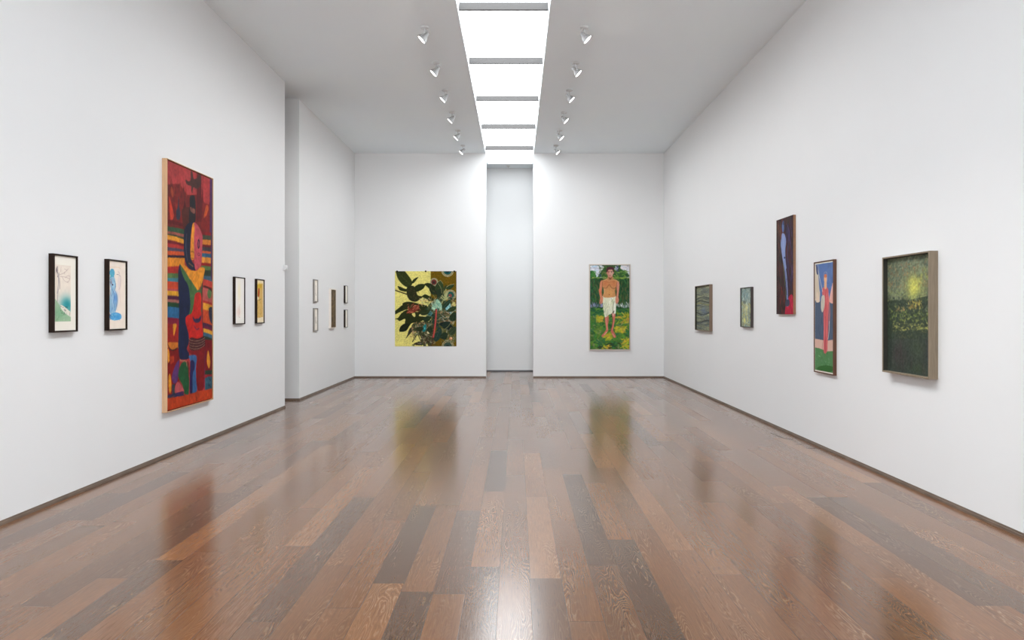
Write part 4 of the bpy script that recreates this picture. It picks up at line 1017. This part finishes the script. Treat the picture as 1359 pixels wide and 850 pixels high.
A.line([(46, 70), (66, 160), (86, 250)], 5, (222, 214, 190)); A.poly([(40, 60), (50, 82), (54, 130), (44, 120)], (50, 66, 110))
A.poly([(78, 285), (98, 280), (98, 350), (84, 392), (74, 360)], (198, 192, 176)); A.line([(84, 300), (90, 370)], 4, (150, 140, 130))
A.line([(132, 455), (130, 520), (122, 580)], 5, (230, 220, 210))
A.mesh('canvas', M_PAINT, pic.root, -0.030, 0.004)

pic = Pic('framed_painting', 'large dark green painting with a glowing yellow sunset, in deep taupe frame', 'painting', 'right', 1232.8, 1170.6, 333.0, 503.9, 0.072)
pic.frame(0.014, M_TAUPE); pic.spacer(0.014, 0.003, -0.068, -0.0325, M_SHADE); pic.slab('backing_board', 0.014, -0.015, 0.0, M_GAP)
A = pic.art(0.014, 250, 45)
i_, j_ = Crop(1165, 325, 8.944), Crop(1165, 415, 8.944)
A.crop = i_
A.fill((98, 106, 84)); A.mottle(0.25, 5, 8)
A.dabs(50, 620, 130, 640, 330, 90, 24, [(92, 104, 88), (124, 124, 92), (76, 92, 82), (112, 128, 106), (136, 118, 84), (70, 80, 68)], -0.5, 0.7, 0.6)
A.dabs(60, 610, 220, 500, 40, 60, 18, [(150, 104, 70), (130, 84, 62), (160, 126, 76)], 0.6, 0.8, 0.6); A.dabs(440, 560, 280, 420, 30, 60, 18, [(150, 150, 76), (134, 140, 80)], 1.0, 0.6, 0.6)
A.ell(375, 500, 120, 150, (150, 152, 80), 0.75, 1.2); A.ell(370, 500, 58, 105, (184, 184, 86), 0.8, 1.0)
A.poly([(310, 400), (455, 400), (430, 540), (365, 680), (325, 560)], (182, 182, 88), op=0.25)
A.dabs(310, 450, 380, 640, 60, 60, 16, [(190, 190, 92), (160, 160, 84), (176, 150, 84), (130, 138, 84)], 1.2, 0.6, 0.5)
A.dabs(70, 610, 545, 640, 60, 120, 14, [(120, 132, 84), (96, 110, 76), (140, 146, 90)], -0.12, 0.15, 0.6)
A.poly([(40, 672), (200, 655), (360, 650), (480, 620), (640, 590), (640, 2000), (40, 2000)], (52, 62, 50), False)
A.dabs(60, 610, 630, 900, 240, 50, 18, [(40, 50, 44), (86, 100, 60), (120, 128, 66), (30, 40, 38), (110, 120, 90), (66, 80, 56)], 0.3, 0.8, 0.75)
A.dabs(300, 470, 670, 760, 60, 40, 14, [(176, 156, 70), (196, 180, 84), (130, 100, 56)], 0.9, 0.7, 0.8); A.dabs(150, 260, 740, 800, 24, 40, 14, [(160, 120, 76), (150, 140, 76)], 0.4, 0.6, 0.7)
A.crop = j_
A.dabs(100, 610, -20, 110, 130, 50, 16, [(130, 146, 60), (90, 110, 56), (50, 62, 46), (160, 166, 80), (40, 50, 40)], 0.1, 0.5, 0.75)
A.dabs(130, 540, 125, 215, 130, 44, 13, [(190, 182, 84), (150, 152, 76), (96, 106, 60), (206, 200, 110), (60, 70, 50)], -0.05, 0.3, 0.8)
A.dabs(130, 600, 210, 330, 110, 50, 14, [(76, 88, 60), (50, 62, 50), (110, 112, 70), (44, 54, 48)], 0.0, 0.4, 0.7)
A.poly([(40, 320), (640, 300), (640, 900), (40, 900)], (56, 64, 57), False, 0.8)
A.dabs(80, 620, 310, 740, 160, 130, 30, [(60, 66, 58), (44, 50, 48), (66, 70, 60), (50, 58, 48), (60, 50, 52)], 1.5, 0.2, 0.5)
A.ell(200, 500, 60, 160, (60, 50, 52), 0.5, 1.0); A.ell(420, 420, 90, 110, (62, 76, 54), 0.5, 1.0); A.ell(560, 480, 50, 200, (42, 42, 56), 0.5, 1.0); A.ell(400, 660, 80, 60, (60, 78, 50), 0.4, 1.0)
A.line([(105, 300), (102, 660)], 16, (30, 34, 34), 0.6)
A.crop = i_
A.ell(372, 510, 36, 90, (206, 204, 96), 0.7, 1.0); A.dabs(90, 600, 200, 520, 60, 50, 16, [(140, 96, 62), (150, 120, 72), (60, 70, 60), (120, 134, 100)], 0.7, 0.8, 0.5)
A.crop = j_
A.soften(2, 0.05); A.mottle(0.14, 50, 80)
A.mesh('canvas', M_PAINT, pic.root, -0.032, 0.017, 1.12)

# ------------------------------------------------------------------ world, camera, view
w = bpy.data.worlds.new('daylight'); scene.world = w; w.use_nodes = True
bg = w.node_tree.nodes['Background']; bg.inputs[0].default_value = (0.8, 0.88, 1.0, 1); bg.inputs[1].default_value = 1.0

cam = bpy.data.cameras.new('camera'); co = bpy.data.objects.new('camera', cam); COL.objects.link(co)
co.location = (0, 0, CH); co.rotation_euler = (PI/2, 0, 0)
cam.sensor_width = 36.0; cam.sensor_fit = 'HORIZONTAL'; cam.lens = F/1359*36.0
cam.shift_x = -(VX - 679.5)/1359; cam.shift_y = (VY - 425.0)/1359
cam.clip_start = 0.05; cam.clip_end = 100
scene.camera = co
vs = scene.view_settings
vs.view_transform = 'Standard'; vs.look = 'None'; vs.gamma = 1.0; vs.use_curve_mapping = False
vs.exposure = 0.0
